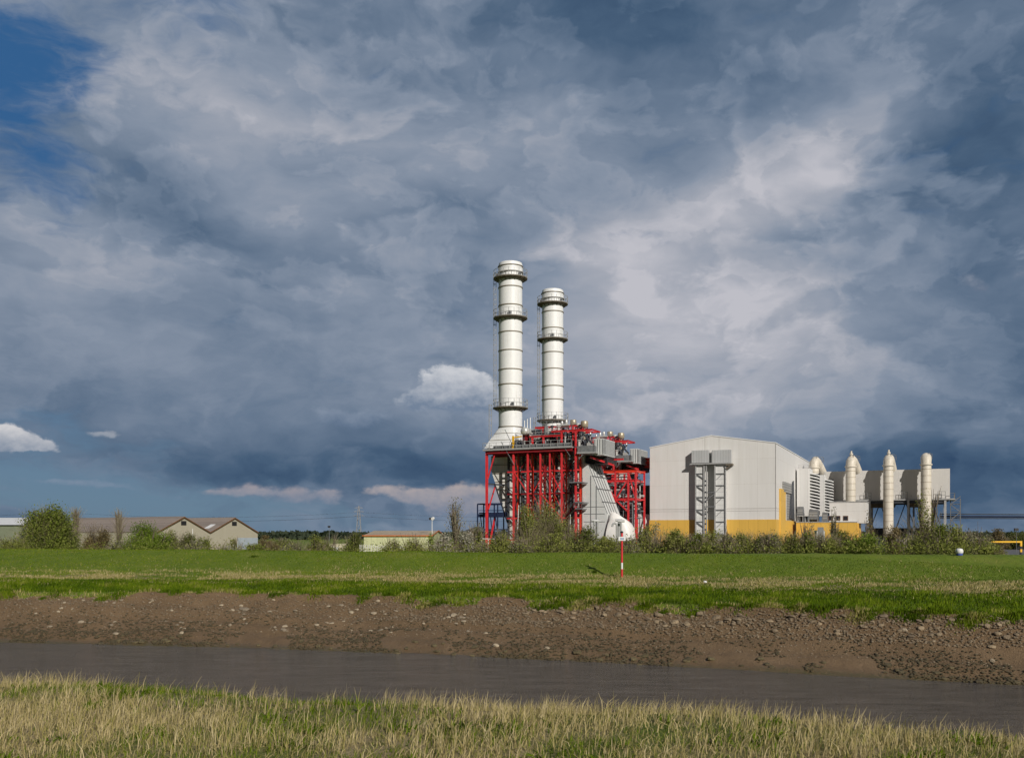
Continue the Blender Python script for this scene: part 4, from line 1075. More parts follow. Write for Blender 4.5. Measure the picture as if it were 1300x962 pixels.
GZZ = GZZ + np.where(near, bump * np.where(GM > .5, 1.1, .7), 0)
GZZ = np.where((GM >= .99) & (np.abs(GZZ - ZW) < .02), ZW, GZZ)
nr, nc = GY.shape
verts = np.stack([GX, GY, GZZ], -1).reshape(-1, 3)
idx = np.arange(nr * nc).reshape(nr, nc)
quads = np.stack([idx[:-1, :-1], idx[:-1, 1:], idx[1:, 1:], idx[1:, :-1]], -1).reshape(-1, 4)
def ground_z(x, y):
    """height of the terrain sheet at world (x, y) arrays"""
    x = np.atleast_1d(np.asarray(x, float)); y = np.atleast_1d(np.asarray(y, float)); out = np.empty_like(x)
    ci = np.clip(np.searchsorted(xs_, x) - 1, 0, nc - 2)
    fx = (x - xs_[ci]) / (xs_[ci + 1] - xs_[ci])
    order = np.argsort(ci)
    for c in np.unique(ci):
        m = ci == c
        z0 = np.interp(y[m], GY[:, c], GZZ[:, c]); z1 = np.interp(y[m], GY[:, c + 1], GZZ[:, c + 1])
        out[m] = z0 * (1 - fx[m]) + z1 * fx[m]
    return out
def lipf(x): return np.clip((fbm(x, np.asarray(x) * 0, 2.4, 4, 21) - .50) * (7 + .06 * np.clip(x, -60, 60)), -1.5, 1.3) * .5
_band = (GY > np.broadcast_to(Yw, GY.shape) + .5) & (GY < np.broadcast_to(Yd, GY.shape) + 1) & (np.abs(GX) < 130)
GM = np.where(_band, np.clip((np.broadcast_to(Ye, GY.shape) + .15 + lipf(GX) - GY) / .5 + .5, 0, 1), GM)
# dryness and wetness masks as plain numbers on the sheet
YD, YE, YP = np.broadcast_to(Yd, GY.shape), np.broadcast_to(Ye, GY.shape), np.broadcast_to(Yp, GY.shape)
dry = np.exp(-((GY - (YD + .4 * (YP - YD))) / (.4 * (YP - YD) + .35)) ** 2) * np.clip((fbm(GX, GY * 2, 4.0, 3, 5) - .42) * 5, 0, 1) + .45 * np.exp(-((GY - YE - .2) / .5) ** 2)
dry = np.where(GY < 13, .45 + .5 * fbm(GX, GY, 1.6, 3, 2), dry)
mg, nt, b = new_mat('bank_ground')
am = tn(nt, 'ShaderNodeAttribute', attribute_name='mud'); ad = tn(nt, 'ShaderNodeAttribute', attribute_name='dry')
n1 = noise_in(nt, .35, 6, .6, stretch=(1, .55, 1)); n2 = noise_in(nt, 2.6, 6, .65, stretch=(1, .5, 1)); n3 = noise_in(nt, 14.0, 4, .7)
g = ramp_of(nt, n2, [(.28, (.07, .11, .008)), (.5, (.125, .185, .012)), (.72, (.185, .235, .024))])
g = mixc(nt, .55, g, ramp_of(nt, n1, [(.32, (.085, .135, .010)), (.5, (.13, .185, .014)), (.68, (.20, .205, .04))]))
dcol = ramp_of(nt, n2, [(.3, (.16, .12, .055)), (.7, (.36, .29, .16))])
def thr(nt, a, nz, amt, lo, hi):
    s1 = tn(nt, 'ShaderNodeMath', operation='MULTIPLY_ADD'); nt.links.new(nz, s1.inputs[0]); s1.inputs[1].default_value = amt; s1.inputs[2].default_value = -amt / 2
    s2 = tn(nt, 'ShaderNodeMath', operation='ADD'); nt.links.new(a, s2.inputs[0]); nt.links.new(s1.outputs[0], s2.inputs[1])
    mr = tn(nt, 'ShaderNodeMapRange'); nt.links.new(s2.outputs[0], mr.inputs['Value']); mr.inputs['From Min'].default_value = lo; mr.inputs['From Max'].default_value = hi
    return mr.outputs[0]
g = mixc(nt, thr(nt, ad.outputs['Fac'], n2, .9, .42, .75), g, dcol)
mudc = ramp_of(nt, n1, [(.3, (.12, .074, .036)), (.55, (.18, .115, .060)), (.75, (.24, .160, .09))])
mudc = mixc(nt, .5, mudc, ramp_of(nt, n3, [(.3, (.065, .043, .023)), (.5, (.165, .110, .058)), (.75, (.30, .22, .135))]))
weed = ramp_of(nt, n3, [(.4, (.05, .06, .02)), (.7, (.09, .08, .04))])
aw = tn(nt, 'ShaderNodeAttribute', attribute_name='weed')
mudc = mixc(nt, thr(nt, aw.outputs['Fac'], n3, 2.2, .85, 1.1), mudc, weed)
nt.links.new(mixc(nt, thr(nt, am.outputs['Fac'], n2, .5, .35, .6), g, mudc), b.inputs['Base Color'])
b.inputs['Specular IOR Level'].default_value = .3
wet = tn(nt, 'ShaderNodeMapRange'); nt.links.new(aw.outputs['Fac'], wet.inputs['Value']); wet.inputs['From Min'].default_value = .25; wet.inputs['From Max'].default_value = .95; wet.inputs['To Min'].default_value = .92; wet.inputs['To Max'].default_value = .42
nt.links.new(wet.outputs[0], b.inputs['Roughness'])
bp = tn(nt, 'ShaderNodeBump'); bp.inputs['Strength'].default_value = .8; bp.inputs['Distance'].default_value = .12
sumn = tn(nt, 'ShaderNodeMath', operation='ADD'); nt.links.new(n2, sumn.inputs[0]); nt.links.new(n3, sumn.inputs[1]); nt.links.new(sumn.outputs[0], bp.inputs['Height']); nt.links.new(bp.outputs[0], b.inputs['Normal'])
YWb = np.broadcast_to(Yw, GY.shape)
weedm = np.where(GM > .5, np.exp(-np.maximum(GY - YWb, 0) / np.maximum((YE - YWb) * .32, .5)), 0)
tag(nmesh('ground', verts, quads, mg, attrs={'mud': GM.ravel(), 'dry': dry.ravel(), 'weed': weedm.ravel()}, smooth=True), kind='structure')

# river
mw, nt, b = new_mat('river_water')
nt.links.new(ramp_of(nt, noise_in(nt, .8, 6, .65, stretch=(.35, 1.4, 1)), [(.3, (.085, .073, .062)), (.7, (.165, .143, .122))]), b.inputs['Base Color'])
b.inputs['Roughness'].default_value = .10; b.inputs['IOR'].default_value = 1.33
nz = noise_in(nt, 1.1, 8, .72, stretch=(.6, 1.6, 1)); bp = tn(nt, 'ShaderNodeBump'); bp.inputs['Strength'].default_value = 1.0; bp.inputs['Distance'].default_value = .32
nt.links.new(nz, bp.inputs['Height']); nt.links.new(bp.outputs[0], b.inputs['Normal'])
wx = np.array([-900, -420, -200, -120, -80, -60, -40, -20, 0, 20, 40, 60, 80, 120, 200, 420, 900.0])
wv = []
for x in wx:
    xx = float(np.clip(x, -420, 420)); wv.append((x, float(L_near(xx)) + 8, ZW)); wv.append((x, float(max(L_water(xx), 0)) + 1.2, ZW))
tag(MB().add(wv, [(2 * i, 2 * i + 2, 2 * i + 3, 2 * i + 1) for i in range(len(wx) - 1)]).build('river_water', mw), kind='structure')

# ------------------------------------------------------------------ grass
def blade_mat(name, stops, rough=.7, trans=.25):
    m, nt, b = new_mat(name)
    a = tn(nt, 'ShaderNodeAttribute', attribute_name='tone')
    c = ramp_of(nt, a.outputs['Fac'], stops); nt.links.new(c, b.inputs['Base Color'])
    b.inputs['Roughness'].default_value = rough; b.inputs['Specular IOR Level'].default_value = .05
    if trans:
        tr = tn(nt, 'ShaderNodeBsdfTranslucent'); nt.links.new(c, tr.inputs[0]); mx = tn(nt, 'ShaderNodeMixShader'); mx.inputs[0].default_value = trans
        nt.links.new(b.outputs[0], mx.inputs[1]); nt.links.new(tr.outputs[0], mx.inputs[2]); nt.links.new(mx.outputs[0], nt.nodes['Material Output'].inputs[0])
    return m
M_BLADE = blade_mat('grass_blades', [(0, (.035, .062, .004)), (.3, (.085, .145, .006)), (.6, (.18, .24, .012)), (.72, (.32, .28, .09)), (.85, (.47, .38, .18)), (1.0, (.62, .52, .30))])
def blades(name, x, y, z, h, w, tone, lean=.5, seed=1, curl=.4):
    """one narrow two-segment blade per point"""
    r = np.random.default_rng(seed); n = len(x)
    t = r.uniform(0, 2 * np.pi, n); dx, dy = np.cos(t) * w / 2, np.sin(t) * w / 2
    lt = r.uniform(0, 2 * np.pi, n); la = r.normal(0, lean, n) * h
    lx, ly = np.cos(lt) * la + .12 * h, np.sin(lt) * la
    base = np.stack([x, y, z - .03], -1); side = np.stack([dx, dy, 0 * dx], -1)
    mid = base + np.stack([lx * .35, ly * .35, h * .6], -1); tip = base + np.stack([lx, ly, h * (1 - curl * np.abs(la / np.maximum(h, .01)) * .5)], -1)
    V = np.stack([base - side, base + side, mid + side * .8, mid - side * .8, tip + side * .15, tip - side * .15], 1).reshape(-1, 3)
    o = np.arange(n)[:, None] * 6
    Q = np.concatenate([o + np.array([0, 1, 2, 3]), o + np.array([3, 2, 4, 5])])
    return nmesh(name, V, Q, M_BLADE, attrs={'tone': np.repeat(tone, 6)})
# foreground bank: straw and green grass
n_ = 125000
x = RNG.uniform(-11, 11, n_); ed = L_near(x); y = ed + .9 - np.abs(RNG.uniform(0, 1, n_)) ** .8 * 6.2
keep = (y > 5.2) & (np.abs(x) < y * .62 + 2.5); x, y = x[keep], y[keep]
patch = fbm(x, y, 1.5, 3, 4); edge_near = np.exp(-((y - L_near(x) - .3) / .8) ** 2)
isdry = RNG.uniform(0, 1, len(x)) < np.clip((patch - .46) * 5 + .42, .10, .95)
h = np.where(isdry, RNG.uniform(.06, .25, len(x)) , RNG.uniform(.04, .15, len(x))) * (.8 + .2 * edge_near) * (.45 + 1.1 * fbm(x, y, .55, 3, 14))
tone = np.where(isdry, RNG.uniform(.70, 1.0, len(x)), RNG.uniform(.2, .62, len(x)))
tag(blades('foreground_grass', x, y, ground_z(x, y), h, RNG.uniform(.004, .009, len(x)), tone, .55, 2), 'straw-coloured and green grass on the near river bank', 'grass', kind='stuff')
# matted dead thatch and low broad weeds between the blades
n_ = 26000
x = RNG.uniform(-9.5, 9.5, n_); y = L_near(x) + .8 - RNG.uniform(0, 1, n_) * 5.6; keep = (y > 5.2) & (np.abs(x) < y * .62 + .5) & (fbm(x, y, .9, 3, 15) > .45); x, y = x[keep], y[keep]
tag(blades('dead_thatch', x, y, ground_z(x, y) + .01, RNG.uniform(.05, .14, len(x)), RNG.uniform(.005, .010, len(x)), RNG.uniform(.64, .9, len(x)), 2.0, 12), 'matted dead straw lying between the grass of the near bank', 'grass', kind='stuff')
k_ = 130; cx2 = RNG.uniform(-8, 8, k_); cy2 = L_near(cx2) + .5 - RNG.uniform(0, 1, k_) * 4.5; ii = RNG.integers(0, k_, 3600)
x = cx2[ii] + RNG.normal(0, .09, 3600); y = cy2[ii] + RNG.normal(0, .09, 3600)
tag(blades('broad_weeds', x, y, ground_z(x, y), RNG.uniform(.05, .15, 3600), RNG.uniform(.015, .035, 3600), RNG.uniform(.15, .5, 3600), 1.1, 13), 'low broad-leaved weeds scattered in the near bank grass', 'weeds', kind='stuff')
# tall reed stalks on the near crest, thin against the water
n_ = 2600
x = RNG.uniform(-9, 8, n_); y = L_near(x) + RNG.normal(.3, .5, n_); g_ = fbm(x, y * 0, .8, 3, 6) > .47; x, y = x[g_], y[g_]
tag(blades('dry_stalks', x, y, ground_z(x, y), RNG.uniform(.12, .30, len(x)), RNG.uniform(.004, .007, len(x)), RNG.uniform(.8, 1, len(x)), .25, 3), 'thin dry grass stalks standing against the water', 'grass', kind='stuff')
# levee turf
n_ = 150000
x = RNG.uniform(-62, 44, n_); f = RNG.uniform(0, 1, n_); y0, y1 = L_dry0(x), L_crest(x) + 1.0; y = y0 + (y1 - y0) * f
keep = (np.abs(x) < y * .68); x, y, f = x[keep], y[keep], f[keep]
pt = fbm(x, y * 2, 9, 4, 12); tone = np.clip(RNG.normal(.40, .10, len(x)) + (pt - .5) * .5 + np.where(RNG.uniform(0, 1, len(x)) < .015, .3, 0) - np.clip(x, -30, 35) * .002, .05, .95)
tag(blades('levee_turf', x, y, ground_z(x, y), RNG.uniform(.05, .13, len(x)) * (.7 + pt * .6), RNG.uniform(.03, .06, len(x)), tone, .5, 4), 'short green turf covering the flood bank', 'grass', kind='stuff')
# dry straw band along the bench
n_ = 110000
x = RNG.uniform(-62, 44, n_); f = RNG.normal(.42, .33, n_); yd_, yp_ = L_dry0(x), L_pole(x); yp_ = np.maximum(yp_, yd_ + 1.8); y = yd_ + (yp_ - yd_) * f + (fbm(x, x * 0, 7, 3, 91) - .5) * 1.4
g_ = fbm(x, y * 2.2, 3.6, 4, 31) + RNG.uniform(-.07, .07, n_) > .485; x, y = x[g_], y[g_]
tag(blades('dry_straw', x, y, ground_z(x, y), RNG.uniform(.08, .30, len(x)), RNG.uniform(.02, .05, len(x)), np.clip(RNG.normal(.82, .10, len(x)), .5, 1), .9, 5), 'bleached dry grass in a broken strip along the top of the bank', 'grass', kind='stuff')
# thick green grass hanging over the lip of the mud bank
n_ = 110000
x = RNG.uniform(-64, 46, n_); ye_ = np.maximum(L_edge(x), L_water(x) + 2.2); yd_ = np.maximum(L_dry0(x), ye_ + 1.6)
lip = lipf(x)
y = ye_ + .05 + lip + RNG.uniform(0, 1, n_) * (yd_ - ye_ + .9 - lip)
tus = fbm(x, y, 1.4, 3, 17)
tone = np.clip(.33 + (tus - .5) * .9 + (fbm(x, y * 2, 6, 3, 44) - .5) * .5 + RNG.normal(0, .09, n_), .02, .68)
front = y < ye_ + .5 + lip
tone = np.where(front & (fbm(x, x * 0 + 3, 2.1, 3, 41) > .46) & (RNG.uniform(0, 1, n_) < .8), RNG.uniform(.66, .88, n_), tone)
hh = RNG.uniform(.14, .38, n_) * (.3 + 1.4 * tus)
tk = 150; tx = RNG.uniform(-64, 46, tk); tx = np.where(RNG.uniform(0, 1, tk) < .35, RNG.uniform(0, 40, tk), tx); tr_ = RNG.uniform(.35, .95, tk) * (1 + np.clip(tx, 0, 30) * .01)
ty = np.maximum(L_edge(tx), L_water(tx) + 2.2) + lipf(tx) - RNG.uniform(-.3, .35, tk); tt = RNG.normal(.36, .13, tk); tt = np.where(RNG.uniform(0, 1, tk) < .2, .72, tt)
ti = RNG.integers(0, tk, 42000); ra = RNG.normal(0, .5, (2, len(ti)))
x2 = tx[ti] + ra[0] * tr_[ti]; y2 = ty[ti] + ra[1] * tr_[ti] * .6; h2 = RNG.uniform(.2, .6, len(ti)) * tr_[ti] * np.exp(-(ra ** 2).sum(0) * .8)
x = np.concatenate([x, x2]); y = np.concatenate([y, y2]); hh = np.concatenate([hh, h2]); tone = np.concatenate([tone, np.clip(tt[ti] + RNG.normal(0, .08, len(ti)) , .02, .9)]); n_ = len(x)
tag(blades('bank_grass', x, y, ground_z(x, y), hh, RNG.uniform(.025, .05, n_), tone, .6, 6, .9), 'long green grass hanging over the edge of the mud bank', 'grass', kind='stuff')

# ------------------------------------------------------------------ stones on the mud
def stone_shape(seed):
    r = random.Random(seed); bm = bmesh.new(); bmesh.ops.create_icosphere(bm, subdivisions=2, radius=.5)
    sx, sy, sz = r.uniform(.75, 1.25), r.uniform(.6, 1.0), r.uniform(.35, .65)
    off = Vector((r.uniform(-9, 9), r.uniform(-9, 9), r.uniform(-9, 9)))
    for v in bm.verts:
        k = 1 + .55 * mnoise.noise(v.co * 2.2 + off) + .2 * mnoise.noise(v.co * 5 + off)
        v.co = Vector((v.co.x * sx * k, v.co.y * sy * k, v.co.z * sz * k))
        for ax, lim in ((0, .46), (2, .24)):
            if v.co[ax] > lim * (1, 1, 1)[ax]: v.co[ax] = lim + (v.co[ax] - lim) * .25
    me = bpy.data.meshes.new('stone'); bm.to_mesh(me); bm.free(); me.shade_smooth(); me.set_sharp_from_angle(angle=R(28)); return me
def stone_mat(name, lo, hi):
    m, nt, b = new_mat(name)
    oi = tn(nt, 'ShaderNodeObjectInfo'); n = noise_in(nt, 5, 5, .65)
    c = ramp_of(nt, n, [(.3, lo), (.7, hi)]); c2 = ramp_of(nt, oi.outputs['Random'], [(0, (.62, .6, .58)), (1, (1.25, 1.22, 1.15))])
    nt.links.new(mixc(nt, 1.0, c, c2, 'MULTIPLY'), b.inputs['Base Color']); b.inputs['Roughness'].default_value = .85
    bp = tn(nt, 'ShaderNodeBump'); bp.inputs['Strength'].default_value = .5; nt.links.new(n, bp.inputs['Height']); nt.links.new(bp.outputs[0], b.inputs['Normal'])
    return m
MS = [stone_mat('pale_river_stone', (.22, .18, .125), (.37, .315, .23)), stone_mat('muddy_stone', (.12, .092, .06), (.32, .25, .16)), stone_mat('weedy_stone', (.045, .038, .017), (.125, .10, .05))]
shapes = []
for m in range(3):
    for k in range(4): me = stone_shape(m * 10 + k); me.materials.append(MS[m]); shapes.append(me)
def bank_pt(x, f):
    yw, ye = float(L_water(x)), float(max(L_edge(x), L_water(x) + 2.2)); return yw + (ye - yw) * f
def stone(mi, x, y, s, label, group=None, sink=.3):
    o = bpy.data.objects.new('stone', shapes[mi * 4 + random.randrange(4)]); COL.objects.link(o)
    z = float(ground_z(x, y)[0]); o.location = (x, y, z + s * .12); o.scale = (s * random.uniform(.8, 1.3), s, s * random.uniform(.8, 1.2)); o.rotation_euler = (random.uniform(.15, .5), random.uniform(-.2, .2), random.uniform(-.6, .6))
    return tag(o, label, 'stone', group)
def bank_at(px, py):
    """point of the mud bank seen at photo (px, py)"""
    r = (px - 650) / FOC; sl = (py - HORIZON) / FOC; lo, hi = 35, 90
    ys = np.linspace(30, 95, 900); zs = ground_z(r * ys, ys); d = zs + sl * ys      # first crossing seen from the camera
    k = np.where(d > 0)[0]; yy = ys[k[0]] if len(k) else 60.0
    return r * yy, yy
for (px, py, s, mi, lab) in [(311, 774, .7, 0, 'largest pale flat stone, high on the mud bank below the grass at left'), (147, 805, .5, 0, 'rounded pale stone by itself low on the mud at far left'), (231, 804, .5, 0, 'pale stone low on the mud, right of a similar one near the waterline'),
                             (103, 790, .5, 0, 'pale wedge-shaped stone halfway down the mud at far left'), (475, 779, .45, 0, 'pale flat stone below a strip of gravel left of the red and white pole'), (446, 778, .5, 0, 'pale rough pair-like stone left of the pale flat one'), (360, 800, .5, 0, 'pale lump with dark mud hollow behind it, mid bank'),
                             (412, 799, .4, 1, 'brown stone with a dark side, mid bank near the centre left'), (577, 782, .55, 0, 'broad pale stone in the rubble strip under the grass near the centre'), (630, 820, .5, 0, 'pale stone just above the waterline near the centre'), (617, 804, .3, 0, 'small whitish stone alone on smooth mud near the centre'),
                             (1149, 800, .4, 0, 'single light stone below the rubble strip at right'), (1260, 839, .4, 0, 'cream stone low on the mud at far right'), (1259, 822, .5, 1, 'brown boulder on the lower mud at far right'), (695, 823, .4, 0, 'cream stone on weedy mud right of the centre'), (538, 792, .35, 0, 'small pale grey stone on bare mud at centre left')]:
    x, y = bank_at(px, py); stone(mi, x, y, s * .78, lab)
cnt = 0; groups = [('brown angular stones heaped in the rubble strip under the grass on the right half', 'rubble strip stones', 1), ('small pale stones strewn over the upper mud on the left half', 'pale stones on the upper mud', 0), ('dark weedy lumps of stone lying along the waterline', 'weedy stones at the waterline', 2)]
while cnt < 112:
    px = random.uniform(660, 1299); x, y = bank_at(px, 760); f = random.uniform(.72, .97); y = bank_pt(x, f)
    stone(1, x, y, random.uniform(.26, .5), groups[0][0], groups[0][1]); cnt += 1
cnt = 0
while cnt < 82:
    px = random.uniform(2, 640); x = (px - 650) / FOC * 66; f = random.uniform(.35, .97); stone(0, x, bank_pt(x, f), random.uniform(.14, .30), groups[1][0], groups[1][1]); cnt += 1
cnt = 0
while cnt < 88:
    px = random.uniform(0, 1299); x = (px - 650) / FOC * 55; f = random.uniform(.0, .22) ; stone(2, x, bank_pt(x, f) , random.uniform(.22, .42), groups[2][0], groups[2][1]); cnt += 1
# the small remainder: gravel and weed clumps as one mass each
def scatter_rocks(name, label, n, mat, fx, size, cat):
    V, Q = [], []
    oct_ = np.array([(1, 0, 0), (0, 1, 0), (-1, 0, 0), (0, -1, 0), (0, 0, .7), (0, 0, -.7)], float)
    tri = np.array([(0, 1, 4), (1, 2, 4), (2, 3, 4), (3, 0, 4), (1, 0, 5), (2, 1, 5), (3, 2, 5), (0, 3, 5)])
    X = []; Y = []
    for k in range(n): x_, f_ = fx(); X.append(x_); Y.append(bank_pt(x_, f_))
    X, Y = np.array(X), np.array(Y); Z = ground_z(X, Y); S = RNG.uniform(*size, n)
    base = oct_[None] * RNG.uniform(.5, 1.2, (n, 6, 1)) * np.stack([np.ones(n), np.ones(n) * .8, np.ones(n) * .6], -1)[:, None]
    t = RNG.uniform(0, 6.28, n); c, s_ = np.cos(t)[:, None], np.sin(t)[:, None]
    bx_, by_ = base[..., 0] * c - base[..., 1] * s_, base[..., 0] * s_ + base[..., 1] * c
    P = np.stack([bx_, by_, base[..., 2]], -1) * S[:, None, None] * .5 + np.stack([X, Y, Z + S * .08], -1)[:, None]
    Qs = (np.arange(n)[:, None, None] * 6 + tri[None]).reshape(-1, 3)
    tag(nmesh(name, P.reshape(-1, 3), Qs, mat, nside=3), label, cat, kind='stuff')
def fr():
    while True:
        x_ = random.uniform(-40, 30); f_ = random.uniform(.62, 1.0)
        if random.random() < (.35 + .65 * min(1, max(0, (x_ + 12) / 10))): return x_, f_
scatter_rocks('bank_gravel', 'gravel and broken stone scattered in the mud under the grass edge', 6500, stone_mat('gravel_stone', (.11, .083, .052), (.44, .35, .23)), fr, (.08, .34), 'gravel')
scatter_rocks('mud_pebbles', 'small pebbles dotted over the mud bank', 3000, MS[0], lambda: (random.uniform(-40, 26), random.uniform(.2, .98) ** .8), (.06, .20), 'pebbles')
def fw():
    while True:
        x_ = random.uniform(-38, 26); f_ = abs(random.gauss(0, .36))
        if f_ < .85 and float(fbm(x_, f_ * 6, 2.2, 3, 51)) > .38: return x_, f_
scatter_rocks('weed_clumps', 'dark green-brown weed and clods along the foot of the mud bank', 6000, MS[2], fw, (.12, .34), 'seaweed')
# ------------------------------------------------------------------ vegetation
def leaf_mat(name, stops, rough=.65, trans=.3): return blade_mat(name, stops, rough, trans)
LM = {
 'bright': leaf_mat('bright_leaves', [(0, (.055, .095, .012)), (.5, (.13, .20, .02)), (1, (.24, .31, .05))]),
 'green': leaf_mat('green_leaves', [(0, (.06, .085, .014)), (.5, (.14, .18, .028)), (1, (.26, .28, .07))]),
 'olive': leaf_mat('olive_leaves', [(0, (.085, .10, .018)), (.5, (.19, .215, .042)), (1, (.34, .34, .11))]),
 'dark': leaf_mat('dark_leaves', [(0, (.045, .06, .012)), (.5, (.11, .135, .028)), (1, (.21, .22, .07))]),
 'brown': leaf_mat('brown_buds', [(0, (.08, .065, .025)), (.5, (.17, .13, .055)), (1, (.30, .24, .12))]),
 'grey': leaf_mat('grey_green_leaves', [(0, (.11, .11, .055)), (.5, (.22, .21, .12)), (1, (.38, .36, .24))]),
 'blossom': leaf_mat('white_blossom', [(0, (.16, .16, .09)), (.5, (.34, .33, .24)), (1, (.60, .57, .48))]),
}
M_BARK = plain('bark', (.12, .095, .065), .9, var=.3, scale=6, bump=.3)
M_TWIG = blade_mat('bare_twigs', [(0, (.12, .10, .06)), (.5, (.24, .20, .13)), (1, (.38, .33, .22))], .8, 0)
def plant(name, label, cat, px, Y, top, wpx, style, group=None, dens=1.0, twig=.5, leaf=None, shape='bush', seed=0, zb=None, trunk=0):
    """a shrub or tree whose crown is leaf clumps spread through its volume, on real stems"""
    X = (px - 650) / FOC * Y; zg = float(ground_z(X, Y)[0]) if zb is None else zb
    zt = zat(top, Y); H = max(1.2, zt - zg); rx = wpx / FOC * Y / 2
    r = np.random.default_rng(seed * 7 + int(px)); rr = random.Random(seed * 5 + int(px))
    root = thing(name, label, cat, (X, Y, zg), 0, group)
    cz0 = H * trunk
    # stems: a few limbs fanning out and forking
    mb = MB(); tips = []
    ns = 1 if trunk > .12 else 7
    base_r = max(.05, H * .018) * (2.0 if ns == 1 else 1)
    for i in range(ns):
        a = rr.uniform(0, 6.28); b0 = Vector((math.cos(a) * rx * .12, math.sin(a) * rx * .12, -.1)) if ns > 1 else Vector((0, 0, -.1))
        if ns == 1:
            p1 = Vector((rr.uniform(-.1, .1) * rx, 0, max(cz0, H * .25))); mb.tube([b0, p1], [base_r, base_r * .75], 7)
            for j in range(9):
                a = j * .7 + rr.uniform(-.3, .3); e = Vector((math.cos(a) * rx * rr.uniform(.35, .8), math.sin(a) * rx * rr.uniform(.35, .8), H * rr.uniform(.5, .9)))
                if shape == 'poplar': e = Vector((e.x * .8, e.y * .8, H * rr.uniform(.6, .97)))
                m = p1.lerp(e, .5) + Vector((0, 0, H * .06)); mb.tube([p1, m, e], [base_r * .6, base_r * .4, base_r * .12], 5); tips.append(e); tips.append(m)
            e = Vector((0, 0, H * .97)); mb.tube([p1, e], [base_r * .7, base_r * .1], 5)
        else:
            e = Vector((math.cos(a) * rx * rr.uniform(.3, .85), math.sin(a) * rx * rr.uniform(.3, .8), H * rr.uniform(.6, .95))); m = b0.lerp(e, .5) + Vector((0, 0, H * .05))
            mb.tube([b0, m, e], [base_r, base_r * .6, base_r * .15], 5); tips.append(e)
            for j in range(2):
                f = e + Vector((rr.uniform(-.3, .3) * rx, rr.uniform(-.3, .3) * rx, rr.uniform(-.1, .12) * H)); mb.tube([m, f], [base_r * .5, base_r * .1], 4); tips.append(f)
    tr = mb.build('trunk' if ns == 1 else 'stems', M_BARK, root, smooth=True, fix=False)
    # twigs
    nt_ = int(420 * twig * dens * (1 + wpx / 40))
    if nt_ > 10:
        th = r.uniform(0, 2 * np.pi, nt_); q = r.uniform(0, 1, nt_) ** .5
        sx, sy = np.cos(th) * q * rx * .8, np.sin(th) * q * rx * .8
        if shape == 'poplar': sz = r.uniform(.15, .85, nt_) * H; sx *= .35; sy *= .35
        elif shape == 'fan': sz = r.uniform(0, .45, nt_) * H; sx *= .7; sy *= .7
        else: sz = cz0 + r.uniform(.1, .85, nt_) * (H - cz0) * np.sqrt(np.maximum(.05, 1 - q * q * .8))
        L = r.uniform(.14, .34, nt_) * H * (1.0 if shape != 'fan' else 1.5)
        L = np.minimum(L, (H * 1.03 - sz)); L = np.maximum(L, .2)
        out = (1.1 if shape == 'bush' else .35 if shape == 'poplar' else .5)
        dx = np.cos(th) * q * out + r.normal(0, .35, nt_); dy = np.sin(th) * q * out + r.normal(0, .35, nt_); dz = r.uniform(.5, 1.1, nt_); nn = np.sqrt(dx * dx + dy * dy + dz * dz)
        d = np.stack([dx / nn * L, dy / nn * L, dz / nn * L], -1); p = np.stack([sx, sy, sz], -1)
        w = r.uniform(.018, .04, nt_) * max(1.0, Y / 130); ph = r.uniform(0, np.pi, nt_); s_ = np.stack([np.cos(ph) * w / 2, np.sin(ph) * w / 2, 0 * w], -1)
        V = np.stack([p - s_, p + s_, p + d + s_ * .3, p + d - s_ * .3], 1).reshape(-1, 3)
        nmesh('twigs', V, np.arange(nt_ * 4).reshape(-1, 4), M_TWIG, root, attrs={'tone': np.repeat(r.uniform(0, 1, nt_), 4)})
    # leaves
    n = int(4600 * dens * (.35 + wpx / 45) * (.5 + H / 7))
    if style and n > 20:
        K = max(10, int(16 * (wpx / 34)))
        th = r.uniform(0, 2 * np.pi, K); q = r.uniform(0, 1, K) ** .55
        cxy = np.stack([np.cos(th) * q, np.sin(th) * q], -1); hh = np.sqrt(np.maximum(0, 1 - q * q))
        if shape == 'poplar': C = np.stack([cxy[:, 0] * rx * .7, cxy[:, 1] * rx * .7, r.uniform(.25, .95, K) * H], -1); sp3 = np.array([rx * .28, rx * .28, H * .12])
        elif shape == 'tree': C = np.stack([cxy[:, 0] * rx * .82, cxy[:, 1] * rx * .82, cz0 + (H - cz0) * (.5 + r.uniform(-.36, .40, K) * hh * 1.0)], -1); sp3 = np.array([rx * .17, rx * .17, (H - cz0) * .085])
        else: C = np.stack([cxy[:, 0] * rx * .8, cxy[:, 1] * rx * .8, H * (.08 + r.uniform(0, .84, K) * (.3 + .7 * hh * hh))], -1); sp3 = np.array([rx * .2, rx * .2, H * .10])
        k = r.integers(0, K, n); P = C[k] + r.normal(0, 1, (n, 3)) * sp3
        ct = r.uniform(-.18, .18, K)[k]
        ok = (P[:, 2] > .05) & (P[:, 2] < H * 1.06); P = P[ok]; ct = ct[ok]; n = len(P)
        ls = (leaf or .10) * max(1.0, Y / 125) * r.uniform(.6, 1.4, n)
        u = r.normal(0, 1, (n, 3)); u /= np.linalg.norm(u, axis=1)[:, None]; v = np.cross(u, r.normal(0, 1, (n, 3))); v /= np.linalg.norm(v, axis=1)[:, None]
        u = u * ls[:, None] * .5; v = v * ls[:, None] * .32
        V = np.stack([P - u, P + v, P + u, P - v], 1).reshape(-1, 3)
        nmesh('foliage', V, np.arange(n * 4).reshape(-1, 4), LM[style], root, attrs={'tone': np.repeat(np.clip(.58 + ct + r.normal(0, .2, n), 0, 1), 4)})
    return root
def YC(px): return 1.8 * FOC / float(np.interp(px, (0, 325, 650, 975, 1300), (19.2, 21, 24, 26, 28.3)))
